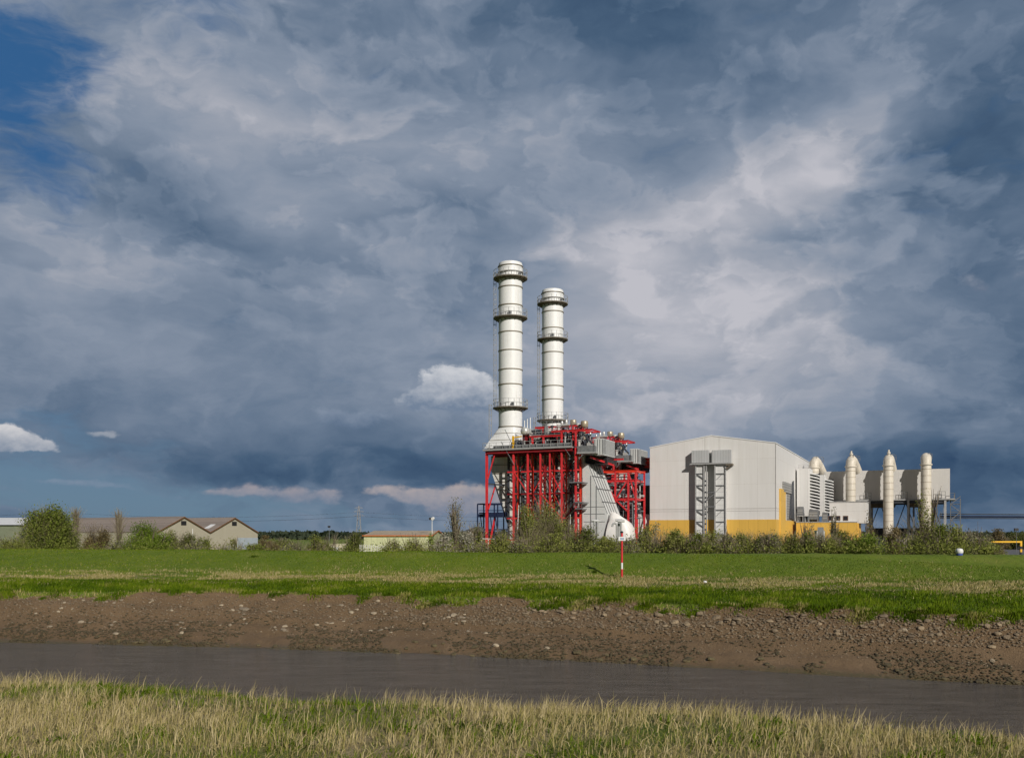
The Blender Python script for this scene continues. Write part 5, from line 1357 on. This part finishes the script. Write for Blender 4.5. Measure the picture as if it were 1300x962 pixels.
G = 'shrubs behind the flood bank'
P_ = [  # px, dY, top row, width px, style, dens, twig, shape, label
 (60, 45, 637, 70, 'green', 1.9, .6, 'bush', 'broad domed green tree rising beside the white-roofed shed at far left'),
 (18, 30, 674, 46, 'olive', 1.0, .5, 'bush', 'olive bush in front of the white-roofed shed'),
 (96, 60, 643, 16, None, 1, 1.2, 'poplar', 'slim bare poplar right of the domed tree'),
 (122, 22, 662, 38, 'brown', 1.5, .8, 'bush', 'rounded brown-green bush before the left end of the long barn roof'),
 (151, 50, 645, 20, None, 1, .7, 'poplar', 'thin leafless sapling in front of the long barn roof'),
 (150, 10, 684, 36, 'grey', .7, .8, 'bush', 'low grey-green scrub between the brown bush and the bright round bush'),
 (189, 12, 662, 66, 'bright', 3.4, .1, 'bush', 'dense bright green round bush in front of the first barn'),
 (217, 16, 670, 28, 'olive', 1.3, .6, 'bush', 'olive twiggy bush attached to the right side of the bright round bush'),
 (238, 14, 671, 26, 'dark', 1.4, .5, 'bush', 'dark olive upright bush under the first barn gable'),
 (259, 12, 677, 24, 'green', 1.4, .4, 'bush', 'small green bush in front of the valley between the two barn gables'),
 (247, 6, 687, 34, 'grey', .9, 1, 'bush', 'low grey thicket below the dark upright bush'),
 (285, 9, 683, 36, 'blossom', .8, .8, 'bush', 'pale blossoming scrub below the second barn gable'),
 (300, 14, 680, 20, 'olive', .8, .6, 'bush', 'thin olive shrub in front of the middle of the second barn gable'),
 (322, 8, 689, 28, 'green', .9, .6, 'bush', 'low green bramble at the right corner of the second barn'),
 (347, 30, 684, 34, 'brown', 1.0, .8, 'bush', 'reddish brown scrub just right of the barns'),
 (377, 14, 683, 44, 'grey', 1.1, .8, 'bush', 'wide grey-green thicket left of the cream container'),
 (402, 22, 680, 34, 'olive', 1.2, .6, 'bush', 'olive bush touching the left end of the cream container'),
 (420, 34, 676, 30, 'green', 1.0, .6, 'bush', 'feathery green willow bush behind the cream container'),
 (448, 40, 673, 30, 'dark', 1.3, .5, 'bush', 'dark green bush behind the blue container, under the pylon'),
 (498, 12, 679, 34, 'olive', .75, .9, 'bush', 'thin olive shrub before the left half of the pale yellow shed'),
 (526, 11, 676, 40, 'olive', .9, 1, 'bush', 'yellow-green twiggy shrub before the middle of the pale yellow shed'),
 (548, 16, 678, 22, 'bright', .6, .8, 'bush', 'sparse bright green sapling at the right corner of the pale yellow shed'),
 (563, 13, 678, 34, 'blossom', .9, 1, 'bush', 'grey-white blossoming thicket before the gable end of the pale yellow shed'),
 (578, 22, 635, 30, 'grey', .16, 1.6, 'poplar', 'tall bare grey poplar between the floodlight mast and the red steelwork'),
 (590, 9, 676, 34, 'blossom', 1.1, 1, 'bush', 'whitest blossoming shrub at the foot of the tall bare poplar'),
 (603, 24, 657, 22, 'dark', .9, .9, 'bush', 'dark ivy-clad tree stump against the navy platform'),
 (610, 8, 686, 26, 'grey', .8, 1, 'bush', 'low pale scrub under the navy access platform'),
 (634, 10, 668, 34, 'olive', 1.6, .5, 'bush', 'olive bush at the foot of the leftmost red column'),
 (668, 16, 643, 34, 'olive', 1.3, 1.0, 'fan', 'feathery willow in front of the left red columns behind the leaning white post'),
 (692, 20, 621, 50, 'olive', 1.9, 1.0, 'fan', 'tallest olive willow, its tip standing before the middle red columns'),
 (716, 18, 648, 34, 'olive', 1.5, 1.0, 'fan', 'willow sloping down to the right of the tallest one'),
 (660, 7, 680, 36, 'grey', .8, 1, 'bush', 'brownish low thicket at the foot of the leaning white post'),
 (700, 8, 676, 46, 'olive', 1.3, .8, 'bush', 'broad olive thicket at the foot of the tallest willow'),
 (745, 10, 667, 52, 'dark', 2.0, .5, 'bush', 'dense dark green bush in front of the pale sloping duct'),
 (772, 8, 680, 36, 'olive', 1.4, .6, 'bush', 'olive bush before the foot of the white hood'),
 (797, 9, 678, 38, 'grey', 1.1, .8, 'bush', 'grey-green bush directly behind the red and white pole'),
 (822, 12, 669, 46, 'olive', 1.4, .9, 'bush', 'olive-grey bush at the left corner of the turbine hall'),
 (833, 18, 666, 26, 'grey', .5, 1.2, 'fan', 'thin grey shrub rising between two olive bushes at the left of the yellow band'),
 (861, 7, 673, 30, 'olive', 1.3, .8, 'bush', 'upright olive bush just left of the foot of the grey towers'),
 (888, 7, 675, 34, 'green', 1.2, .9, 'bush', 'green bush straight in front of the left grey duct tower'),
 (921, 7, 674, 34, 'grey', 1.3, .9, 'bush', 'grey-green bush right of the grey duct towers'),
 (946, 8, 672, 32, 'olive', 1.2, .9, 'bush', 'olive bush next to the brown-stemmed thorn, on its right'),
 (975, 7, 674, 32, 'grey', 1.2, .9, 'bush', 'grey-green bush just left of the hall corner'),
 (1056, 7, 675, 30, 'olive', 1.2, .9, 'bush', 'olive bush left below the brown windows'),
 (1025, 7, 675, 30, 'green', 1.0, .9, 'bush', 'green bush at the foot of the tall bare grey shrub'),
 (849, 10, 671, 46, 'olive', 1.3, 1, 'bush', 'rounded olive bush before the yellow band left of the grey towers'),
 (872, 9, 676, 36, 'grey', 1.0, 1, 'bush', 'low grey twiggy bush at the foot of the grey duct towers'),
 (903, 10, 673, 46, 'olive', 1.2, .8, 'bush', 'olive bush before the right-hand grey duct tower'),
 (934, 14, 662, 36, 'olive', .6, 1.5, 'fan', 'brown twiggy thorn standing before the yellow band right of the grey towers'),
 (962, 9, 672, 44, 'green', 1.2, .7, 'bush', 'green bush before the yellow band, mid way to the hall corner'),
 (987, 12, 671, 36, 'olive', 1.0, .9, 'bush', 'olive bush under the yellow pilaster'),
 (1008, 9, 671, 40, 'olive', 1.2, 1, 'bush', 'olive bush below the squarish cooling unit'),
 (1026, 18, 652, 28, 'grey', .3, 1.8, 'fan', 'tall bare grey shrub before the cooling units'),
 (1043, 9, 672, 40, 'grey', 1.0, 1.2, 'bush', 'grey-green thicket under the wide cooling unit'),
 (1060, 20, 645, 18, 'grey', .2, 1.3, 'fan', 'slender bare shrub in front of the brown windows'),
 (1070, 9, 674, 36, 'olive', 1.1, .9, 'bush', 'small olive bush below the brown windows'),
 (1094, 8, 673, 52, 'bright', 1.7, .4, 'bush', 'broad yellow-green bush before the right end of the white annex'),
 (1103, 22, 650, 24, 'brown', .25, 1.6, 'fan', 'thin bare shrub rising behind the broad yellow-green bush'),
 (1137, 24, 668, 34, 'brown', 1.0, 1.5, 'fan', 'brown leafless thicket left of the rightmost beige duct'),
 (1176, 18, 622, 40, 'olive', .4, 2.0, 'fan', 'tall bare twiggy tree climbing across the rightmost beige duct'),
 (1163, 12, 672, 30, 'dark', .8, 1, 'bush', 'dark thicket at the foot of the rightmost beige duct'),
 (1192, 11, 668, 38, 'green', 1.2, .8, 'bush', 'green bush under the right end of the condenser'),
 (1213, 12, 668, 38, 'olive', .9, 1.3, 'bush', 'grey-olive bush behind the white barrel'),
 (1234, 16, 664, 46, 'grey', .7, 1.7, 'fan', 'pale feathery grey bush right of the condenser'),
 (1252, 13, 676, 36, 'grey', .6, 1.5, 'bush', 'sparse grey bush at the left end of the yellow height barrier'),
 (1262, 8, 690, 34, 'olive', .8, 1, 'bush', 'low bramble under the yellow height barrier'),
]
for i, (px, dY, top, w, style, dens, tw_, shp, lab) in enumerate(P_):
    big = px == 60
    plant('tree' if big or shp == 'poplar' else 'shrub', lab, 'tree' if big or shp == 'poplar' else 'shrub', px, YC(px) + dY, top, w, style, G, dens, tw_, (.24 if big else .165), shp, i, trunk=.05 if big else (.14 if shp == 'poplar' else 0))
# brambles and rough grass all along the foot of the bank's far side
n_ = 60000
px = RNG.uniform(-20, 1320, n_); ycr = 1.8 * FOC / np.interp(px, (0, 325, 650, 975, 1300), (19.2, 21, 24, 26, 28.3)); y = ycr + 4.0 + RNG.uniform(0, 1, n_) ** 1.4 * 26; x = (px - 650) / FOC * y
k_ = fbm(x, y, 5, 3, 61); g_ = (k_ > .40) & ~((px > 1262)); x, y, k_ = x[g_], y[g_], k_[g_]
zg_a = ground_z(x, y); h = RNG.uniform(.5, 1.9, len(x)) * (.4 + k_)
V0_ = np.stack([x, y, zg_a + h * RNG.uniform(.2, 1, len(x))], -1); n = len(x)
u = RNG.normal(0, 1, (n, 3)); u /= np.linalg.norm(u, axis=1)[:, None]; v = np.cross(u, RNG.normal(0, 1, (n, 3))); v /= np.linalg.norm(v, axis=1)[:, None]
ls = RNG.uniform(.10, .26, n)[:, None]
V = np.stack([V0_ - u * ls * .6, V0_ + v * ls * .25, V0_ + u * ls * .6, V0_ - v * ls * .25], 1).reshape(-1, 3)
tag(nmesh('undergrowth', V, np.arange(n * 4).reshape(-1, 4), LM['olive'], attrs={'tone': np.repeat(np.clip(RNG.normal(.5, .25, n), 0, 1), 4)}), 'bramble and rough herbage along the foot of the hedge', 'undergrowth', kind='stuff')
# far-off woodland on the skyline
n_ = 34000
y = RNG.uniform(640, 1100, n_); x = RNG.uniform(-.62, .62, n_) * y; hcan = 4.7 + 2.6 * (fbm(x, y, 60, 4, 71) - .4) + 1.4 * (fbm(x, y, 14, 2, 72) - .5)
z = -4 + hcan * RNG.uniform(0, 1, n_) ** .5; P = np.stack([x, y, z], -1)
u = RNG.normal(0, 1, (n_, 3)); u /= np.linalg.norm(u, axis=1)[:, None]; v = np.cross(u, RNG.normal(0, 1, (n_, 3))); v /= np.linalg.norm(v, axis=1)[:, None]; s_ = RNG.uniform(.8, 2.4, n_)[:, None]
V = np.stack([P - u * s_, P + v * s_ * .7, P + u * s_, P - v * s_ * .7], 1).reshape(-1, 3)
tag(nmesh('distant_woodland', V, np.arange(n_ * 4).reshape(-1, 4), leaf_mat('distant_leaves', [(0, (.03, .045, .028)), (1, (.085, .10, .06))]), attrs={'tone': np.repeat(np.clip(fbm(x, y, 50, 3, 5) + RNG.normal(0, .12, n_) , 0, 1), 4)}), 'far-off belt of dark woodland along the horizon', 'woodland', kind='stuff')
for i, (px, top, w, st_, lab) in enumerate([(1268, 672, 30, 'brown', 'brown distant tree behind the yellow height barrier, left of the thin pole'), (1293, 674, 34, 'dark', 'dark distant tree at the right picture edge'), (338, 680, 22, 'brown', 'brown distant tree right of the second barn'), (360, 680, 26, 'dark', 'small dark distant tree beyond the grey-green thicket')]):
    plant('tree', lab, 'tree', px, 250, top, w, st_, 'trees in the distance', 1.4, .3, .14, 'bush', 90 + i)

# ------------------------------------------------------------------ barns and sheds on the left
bn = thing('barn', 'long twin-gabled barn with brown-grey corrugated roofs and cream gable walls', 'barn', (-79.9, 230, 0), math.atan2(.835, .55))
hb, rise, zr = 7.75, 3.75, 4.1; LB = 44
for k in range(2):
    c = k * 15.5
    MB().prism([(c - hb, GZ), (c + hb, GZ), (c + hb, zr - rise), (c, zr), (c - hb, zr - rise)], 0, .3).build('gable_wall', M_BARN, bn)
    for s in (-1, 1):
        p = [(c, -.3, zr + .12), (c + s * (hb + .05), -.3, zr - rise + .10), (c + s * (hb + .05), LB, zr - rise + .10), (c, LB, zr + .12)]
        q = [(a, b, z + .16) for a, b, z in p]
        MB().add(p + q, [(0, 1, 2, 3), (4, 7, 6, 5), (0, 4, 5, 1), (1, 5, 6, 2), (2, 6, 7, 3), (3, 7, 4, 0)]).build('roof', M_ASB, bn)
    MB().box(c - .75, c + .75, -.08, -.003, zr - 1.9, zr - .85).build('vent_opening', M_BLACK, bn)
    mb = MB()
    for s in (-1, 1): mb.bar((c, -.34, zr + .05), (c + s * hb, -.34, zr - rise + .05), .12, .28)
    mb.build('barge_board', M_BROWNW, bn)
MB().box(-hb, -hb + .3, .3, LB, GZ, zr - rise).build('side_wall', M_BARN, bn); MB().box(15.5 + hb - .3, 15.5 + hb, .3, LB, GZ, zr - rise).build('side_wall', M_BARN, bn)
MB().box(15.5 + 1, 15.5 + hb + .02, -.06, -.003, GZ, -.9).build('grey_plinth', plain('blue_grey_panel', (.30, .34, .38)), bn)
c = 15.5; f0, f1 = .50, .78
sk = [(c - hb * f0, 2.5, zr - rise * f0 + .30), (c - hb * f1, 2.5, zr - rise * f1 + .30), (c - hb * f1, 4.3, zr - rise * f1 + .30), (c - hb * f0, 4.3, zr - rise * f0 + .30)]
MB().add(sk + [(a, b, z + .05) for a, b, z in sk], [(0, 1, 2, 3), (4, 7, 6, 5), (0, 4, 5, 1), (1, 5, 6, 2), (2, 6, 7, 3), (3, 7, 4, 0)]).build('skylight', M_LIGHTP, bn)

sh = thing('white_roofed_shed', 'white hipped-roof shed cut by the left picture edge', 'shed', (0, 0, 0))
x1 = (28 - 650) / FOC * 190; x0 = x1 - 40
MB().box(x0, x1 - .4, 190.5, 210, GZ, 1.9).build('wall', plain('sage_wall', (.16, .18, .12)), sh)
MB().add([(x0, 190, 1.9), (x1, 190, 1.9), (x1, 210.5, 1.9), (x0, 210.5, 1.9), (x0, 200, 3.5), (x1 - 4.0, 200, 3.5)], [(0, 1, 5, 4), (1, 2, 5), (2, 3, 4, 5), (3, 0, 4), (0, 3, 2, 1)]).build('roof', M_LIGHTP, sh)

ys = thing('yellow_shed', 'low pale yellow industrial shed with a tan roof and orange eaves', 'shed', (0, 0, 0))
X0, X1, Y0, Y1 = -32.9, -17.85, 210, 244
MB().box(X0, X1, Y0, Y0 + .3, GZ, -.35).build('front_wall', M_PALEY, ys)
MB().prism([(Y0 + .3, GZ), (Y1, GZ), (Y1, -.35), (227, .70), (Y0 + .3, -.35)], X1 - .3, X1, axis='x').build('gable_wall', M_PALEY, ys)
MB().prism([(Y0 + .3, GZ), (Y1, GZ), (Y1, -.35), (227, .70), (Y0 + .3, -.35)], X0, X0 + .3, axis='x').build('gable_wall', M_PALEY, ys)
rf = MB()
for a, b in ((Y0 - .3, 227), (Y1 + .3, 227)):
    p = [(X0 - .2, a, -.33), (X1 + .2, a, -.33), (X1 + .2, b, .78), (X0 - .2 + (0 if a > 227 else 0), b, .78)]
    rf.add(p + [(x, y, z + .1) for x, y, z in p], [(0, 1, 2, 3), (4, 7, 6, 5), (0, 4, 5, 1), (1, 5, 6, 2), (2, 6, 7, 3), (3, 7, 4, 0)])
rf.build('roof', M_TANROOF, ys)
mb = MB(); mb.box(X0 - .3, X1 + .3, Y0 - .42, Y0 - .31, -.40, -.20); mb.bar((X1 + .26, Y0 - .3, -.2), (X1 + .26, 227, .9), .1, .2); mb.bar((X1 + .26, 227, .9), (X1 + .26, Y1 + .3, -.2), .1, .2); mb.build('eaves_trim', M_ORANGE, ys)
dr = thing('dark_roofed_shed', 'small dark-roofed shed between the bare poplar and the navy platform', 'shed', (0, 0, 0))
xa, xb = (588 - 650) / FOC * 240, (612 - 650) / FOC * 240
MB().box(xa, xb, 240, 250, GZ, .7).build('wall', plain('brown_brick', (.16, .10, .07), .8, var=.2), dr)
MB().prism([(xa - .5, .7), (xb + .5, .7), (xb, 1.9), (xa + 3.2, 1.9)], 239.6, 250.4).build('roof', M_DARK, dr)
def container(name, label, cat, px0, px1, top, Y, h, mat, d=2.5):
    x0, x1 = (px0 - 650) / FOC * Y, (px1 - 650) / FOC * Y; z1 = zat(top, Y); z0 = z1 - h
    t = thing(name, label, cat, (0, 0, 0))
    MB().box(x0 + .12, x1 - .12, Y + .05, Y + d - .05, z0, z1 - .1).build('body', mat, t)
    mb = MB()
    for x in (x0, x1 - .14):
        for y in (Y, Y + d - .14): mb.box(x, x + .14, y, y + .14, z0 - .1, z1)
    mb.box(x0, x1, Y, Y + .12, z1 - .12, z1 + .02); mb.box(x0, x1, Y, Y + .12, z0 - .1, z0 + .08); mb.box(x0, x1, Y + .12, Y + d, z1 - .1, z1); mb.build('frame', mat, t)
    xm = (x0 + x1) / 2; MB().box(xm - .5, xm + .45, Y - .02, Y + .04, z0 + .2, z0 + 2.1).build('door', M_LIGHTP if mat is M_CONT else M_GREY, t)
    return t
container('site_cabin', 'cream site cabin with flat roof left of a blue container', 'cabin', 412, 440, 690, 150, 2.6, M_CONT)
container('shipping_container', 'dark blue container right of the cream site cabin', 'container', 442, 455, 692.5, 152, 2.3, M_BLUEC)
container('kiosk', 'small white kiosk partly hidden at the left of the cream site cabin', 'kiosk', 401, 406, 690.5, 151, 2.4, M_LIGHTP, 1.2)
container('equipment_cabinet', 'small white equipment cabinet among twigs under the cooling units', 'cabinet', 1037, 1047, 673, 150, 1.6, M_LIGHTP, 1.2)

# fences
def palisade(label, px0, px1, top, Y0_, Y1_, mat, h=2.2, gap=.28, w=.09, group='palisade fences'):
    A = Vector(((px0 - 650) / FOC * Y0_, Y0_, zat(top[0], Y0_) - h)); B_ = Vector(((px1 - 650) / FOC * Y1_, Y1_, zat(top[1], Y1_) - h))
    t = thing('palisade_fence', label, 'fence', (0, 0, 0), 0, group); d = (B_ - A); L = d.length; n = int(L / gap); d.normalize()
    mb = MB()
    for i in range(n):
        p = A + d * (i * gap); mb.bar(p, p + Vector((0, 0, h)), w, .03)
    mb.build('pale_panel', mat, t)
    mb = MB()
    for z in (.35, h - .35): mb.bar(A + Vector((0, .08, z)), B_ + Vector((0, .08, z)), .06)
    mb.build('rail', mat, t)
    k = max(2, int(L / 2.75))
    for i in range(k + 1):
        p = A + (B_ - A) * (i / k) + Vector((0, .1, 0)); MB().bar(p, p + Vector((0, 0, h - .05)), .1).build('fence_post', mat, t)
palisade('whitish palisade fence in front of the pale yellow shed', 457, 522, (691, 692), 128, 126, plain('whitish_fence_steel', (.55, .54, .50)))
palisade('grey palisade fence under the right end of the condenser, behind the white barrel', 1122, 1238, (684, 686), 106, 100, plain('grey_fence_steel', (.26, .26, .24)), 2.3, .2, .07)
hp_ = thing('board_hoarding', 'small panel of pale upright boards behind the grey palisade fence', 'hoarding', (0, 0, 0))
mb = MB(); Yh = 112
for i in range(5): x = (1147.5 - 650) / FOC * Yh + i * .22; mb.box(x, x + .14, Yh, Yh + .05, GZ, zat(683, Yh))
mb.build('boards', plain('pale_board', (.45, .38, .24)), hp_)
mb = MB(); mb.box((1147.5 - 650) / FOC * Yh - .05, (1147.5 - 650) / FOC * Yh + 1.1, Yh + .06, Yh + .12, -2.4, -2.25); mb.build('rail', M_BROWNW, hp_)
gn = thing('pipe_gantry', 'low whitish pipe rail on posts at the foot of the navy platform', 'pipe gantry', (0, 0, 0)); Yg = 125
xa, xb = (590 - 650) / FOC * Yg, (641 - 650) / FOC * Yg
MB().tube([(xa, Yg, zat(683.3, Yg)), (xb, Yg, zat(684, Yg))], .05, 6).build('top_rail', M_LIGHTP, gn)
for px in (590.5, 599, 611, 620, 633.5): x = (px - 650) / FOC * Yg; MB().bar((x, Yg, GZ), (x, Yg, zat(683.4, Yg)), .1).build('post', M_LIGHTP, gn)
wp = thing('marker_post', 'thick white marker post standing below the navy platform', 'post', at(611.3, 118, GZ)); MB().tube([(0, 0, 0), (0, 0, 2.4)], .12, 10).build('shaft', M_LIGHTP, wp, smooth='auto'); MB().lathe([(.12, 2.35), (.15, 2.4), (.13, 2.5), (0, 2.52)], n=12).build('cap', M_LIGHTP, wp)

# lamp posts and poles
def mast(name, label, cat, px, Y, top, r=.07, lean=0.0, head=None, mat=None, group=None):
    z1 = zat(top, Y); p = at(px, Y, GZ); t = thing(name, label, cat, p, 0, group); H = z1 - GZ
    MB().tube([(-lean, 0, 0), (0, 0, H)], [r, r * .6], 8).build('shaft', mat or M_LIGHTP, t, smooth='auto')
    if head == 'flood':
        MB().box(-.7, -.05, -.2, .25, H - .55, H - .05).build('lamp_housing', M_BLACK, t)
        MB().tube([(.1, -.3, H - .35), (.25, .3, H - .2)], .34, 12).build('lamp_head', M_LIGHTP, t, smooth='auto')
    if head == 'arm':
        MB().tube([(0, 0, H - .1), (.9, 0, H + .1)], .04, 6).build('arm', mat or M_LIGHTP, t); MB().box(.7, 1.3, -.12, .12, H + .02, H + .16).build('lamp_head', M_GREY, t)
    if head == 'box': MB().box(-.35, .25, -.15, .15, H - .1, H + .35).build('lamp_head', M_BLACK, t)
mast('floodlight_mast', 'white floodlight mast above the right end of the pale yellow shed', 'light mast', 548.5, 215, 656.5, .10, 0, 'flood', group='light masts')
mast('light_mast', 'small distant mast with a black lamp box behind the cream site cabin', 'light mast', 418, 230, 669, .08, 0, 'box', M_GREY, group='light masts')
mast('lamp_post', 'thin white lamp post in front of the first barn gable', 'lamp post', 244.5, 150, 671, .07, 0, None)
mast('leaning_pole', 'slightly leaning white pole in front of the left red columns', 'pole', 658.5, 118, 641, .07, .35, None)
mast('white_pole', 'short upright white pole below the right-hand red columns', 'pole', 724, 112, 653, .06, 0, None)
mast('grey_lamp_post', 'thin grey pole rising among twigs left of the leaning white pole', 'pole', 633.5, 112, 680, .04, 0, None, M_GALV)
mast('fence_lamp_post', 'tall thin grey pole beside the yellow height barrier', 'pole', 1290.5, 150, 673, .05, 0, 'box', M_GREY)
mast('sapling_stake', 'thin pale stake in front of the right corner of the turbine hall', 'stake', 846, 110, 688, .04, 0, None)
def vent(label, px, Y, top, hook):
    z1 = zat(top, Y); t = thing('vent_pipe', label, 'vent pipe', at(px, Y, GZ), 0, 'gooseneck vent pipes'); H = z1 - GZ
    if hook: MB().tube([(0, 0, 0), (0, 0, H - .4), (-.05, 0, H - .1), (-.3, 0, H + .02), (-.55, 0, H - .12), (-.62, 0, H - .5)], .14, 10).build('bent_pipe', M_GALV, t, smooth='auto')
    else:
        MB().tube([(0, 0, 0), (0, 0, H - .2)], .15, 10).build('standpipe', M_GALV, t, smooth='auto'); MB().tube([(-.45, 0, H - .12), (.5, 0, H - .12)], .17, 10).build('tee_head', M_GALV, t, smooth='auto')
vent('lower curved vent pipe directly left of the tall tee-headed one', 783, 130, 664, True)
vent('tall vent pipe with tee head in front of the white hood', 785.5, 131, 659, False)
vent('second tee-headed vent pipe, nearest above the red and white pole', 788.3, 130, 660, False)
vent('left of two short tee-headed vent pipes before the pale duct', 754.8, 140, 659.5, False)
vent('right of two short tee-headed vent pipes before the pale duct', 758.8, 140, 660, False)

# pylon and its cables
py_ = thing('electricity_pylon', 'distant lattice pylon on the skyline left of the pale yellow shed', 'pylon', at(455.5, 820, GZ)); Hh = zat(642, 820) - GZ
mb = MB(); lv = [(0, 2.6), (7, 1.9), (14, 1.4), (20, 1.1), (Hh, .35)]
for (z0, w0), (z1, w1) in zip(lv, lv[1:]):
    for sx in (-1, 1):
        for sy in (-1, 1): mb.bar((sx * w0, sy * w0, z0), (sx * w1, sy * w1, z1), .36)
        mb.bar((sx * w0, -w0, z0), (-sx * w1, -w1, z1), .24)
    mb.bar((-w1, -w1, z1), (w1, -w1, z1), .24)
mb.build('lattice', plain('pylon_steel', (.22, .23, .25)), py_)
for z, w in ((Hh - 8.5, 5.2), (Hh - 5, 4.4), (Hh - 1.8, 3.4)):
    mb = MB(); mb.bar((-w, 0, z), (w, 0, z), .28); mb.bar((-w, 0, z), (0, 0, z + 1.4), .2); mb.bar((w, 0, z), (0, 0, z + 1.4), .2); mb.build('cross_arm', MATS['pylon_steel'], py_)
ol = thing('overhead_line', 'faint sagging power cables crossing the low sky left of the plant', 'cable', at(455.5, 820, GZ))
for z, w in ((Hh - 8.5, -5.2), (Hh - 5, -4.4), (Hh - 8.5, 5.2)):
    pts = []
    for k in range(-28, 10): x = k * 15.0; t_ = (x % 260) / 260; pts.append((x, w * .3, z - .4 - 4.5 * (1 - (2 * t_ - 1) ** 2)))
    MB().tube(pts, .07, 5).build('wire', M_DARK, ol)

# height barrier, road, barrel, red and white pole
Yb = 168.0
hbx = thing('height_barrier', 'yellow height barrier bar on a yellow and black striped post at right', 'height barrier', at(1296, Yb, GZ)); xl = -(1296 - 1224) / FOC * Yb; zb_ = zat(687.5, Yb) - GZ
MB().box(xl, .18, -.12, .12, zb_ - .14, zb_ + .14).build('bar', M_YPAINT, hbx)
for i in range(5): MB().box(-.16, .16, -.16, .16, -.2 + i * .52, .32 + i * .52 if i < 4 else zb_ - .14).build('post_band', M_YPAINT if i % 2 == 0 else M_BLACK, hbx)
MB().box(xl - .14, xl + .14, -.14, .14, 0, zb_ + .1).build('left_post', M_YPAINT, hbx)
rx0 = at(1262, 140).x
tag(MB().add([(rx0 - 2, 128, -3.93), (rx0 + 40, 124, -3.93), (rx0 + 60, 240, -3.93), (rx0 + 30, 240, -3.93)], [(0, 1, 2, 3)]).build('access_road', M_TARMAC, fix=False), kind='structure')
Yk = YC(1218) + 3.2; kx = (1218 - 650) / FOC * Yk; kz = float(ground_z(kx, Yk)[0])
kb = thing('barrel', 'small white domed barrel with a blue foot on the crest of the grass bank', 'barrel', (kx, Yk, kz))
MB().lathe([(.001, .02), (.26, .02), (.27, .2)], n=24).build('foot', plain('blue_plastic', (.06, .09, .30)), kb, smooth='auto')
MB().lathe([(.27, .2), (.30, .24), (.31, .42), (.28, .52), (.2, .59), (.001, .62)], n=24).build('drum', M_LIGHTP, kb, smooth='auto')
def ground_at(px, py):
    r = (px - 650) / FOC; sl = (py - HORIZON) / FOC; ys = np.linspace(55, 110, 1400); zs = ground_z(r * ys, ys); d = zs + sl * ys; k = np.where(d > 0)[0]; y_ = float(ys[k[0]]) if len(k) else 78.0
    return r * y_, y_, float(ground_z(r * y_, y_)[0])
gx, gy, gz = ground_at(789.5, 733)
rp = thing('marker_pole', 'tall red pole with a white band and a small white sign on the grass', 'pole', (gx, gy, gz)); Hp = zat(676.5, gy) - gz
b_ = lambda py: zat(py, gy) - gz
for z0, z1, m in ((0, b_(722), M_RED), (b_(722), b_(714), M_LIGHTP), (b_(714), Hp, M_RED)): MB().tube([(0, 0, z0 - (.1 if z0 == 0 else 0)), (0, 0, z1)], .09, 12).build('pole_band', m, rp, smooth='auto')
sg = MB().box(-.30, .30, -.13, -.10, b_(686), b_(681)).build('sign', M_LIGHTP, rp)
MB().box(-.17, .17, -.137, -.133, b_(685), b_(682.3)).build('sign_panel', plain('faded_blue_print', (.30, .36, .45)), sg)
MB().lathe([(.09, Hp), (.12, Hp + .02), (.12, Hp + .12), (0, Hp + .2)], n=12).build('cap', M_BLACK, rp)
gx, gy, gz = ground_at(895, 740)
lt_ = thing('litter', 'scrap of white litter lying on the grass right of the pole', 'litter', (gx, gy, gz)); MB().lathe([(.001, 0), (.12, .02), (.17, .10), (.10, .18), (.001, .20)], n=9).build('bag', M_LIGHTP, lt_, smooth=True)
for px, py, w, lab in ((755, 727, .25, 'dark rank tuft in the turf left of the red and white pole'), (777, 732, .45, 'small dark tuft just left of the foot of the pole'), (322, 707, .6, 'dark green tuft near the bank crest below the barns'), (1287, 752, .9, 'dark tuft at the right picture edge above the straw strip')):
    gx, gy, gz = ground_at(px, py); n = 120
    r = np.random.default_rng(int(px)); x = gx + r.normal(0, w * .35, n); y = gy + r.normal(0, w * .25, n)
    o = blades('grass_tuft', x, y, ground_z(x, y), r.uniform(.15, .32, n), r.uniform(.02, .04, n), r.uniform(.0, .15, n), .6, int(px)); tag(o, lab, 'grass tuft', 'dark tufts on the bank')
# dark gravel yard round the power station, added for darker, cooler bounce light
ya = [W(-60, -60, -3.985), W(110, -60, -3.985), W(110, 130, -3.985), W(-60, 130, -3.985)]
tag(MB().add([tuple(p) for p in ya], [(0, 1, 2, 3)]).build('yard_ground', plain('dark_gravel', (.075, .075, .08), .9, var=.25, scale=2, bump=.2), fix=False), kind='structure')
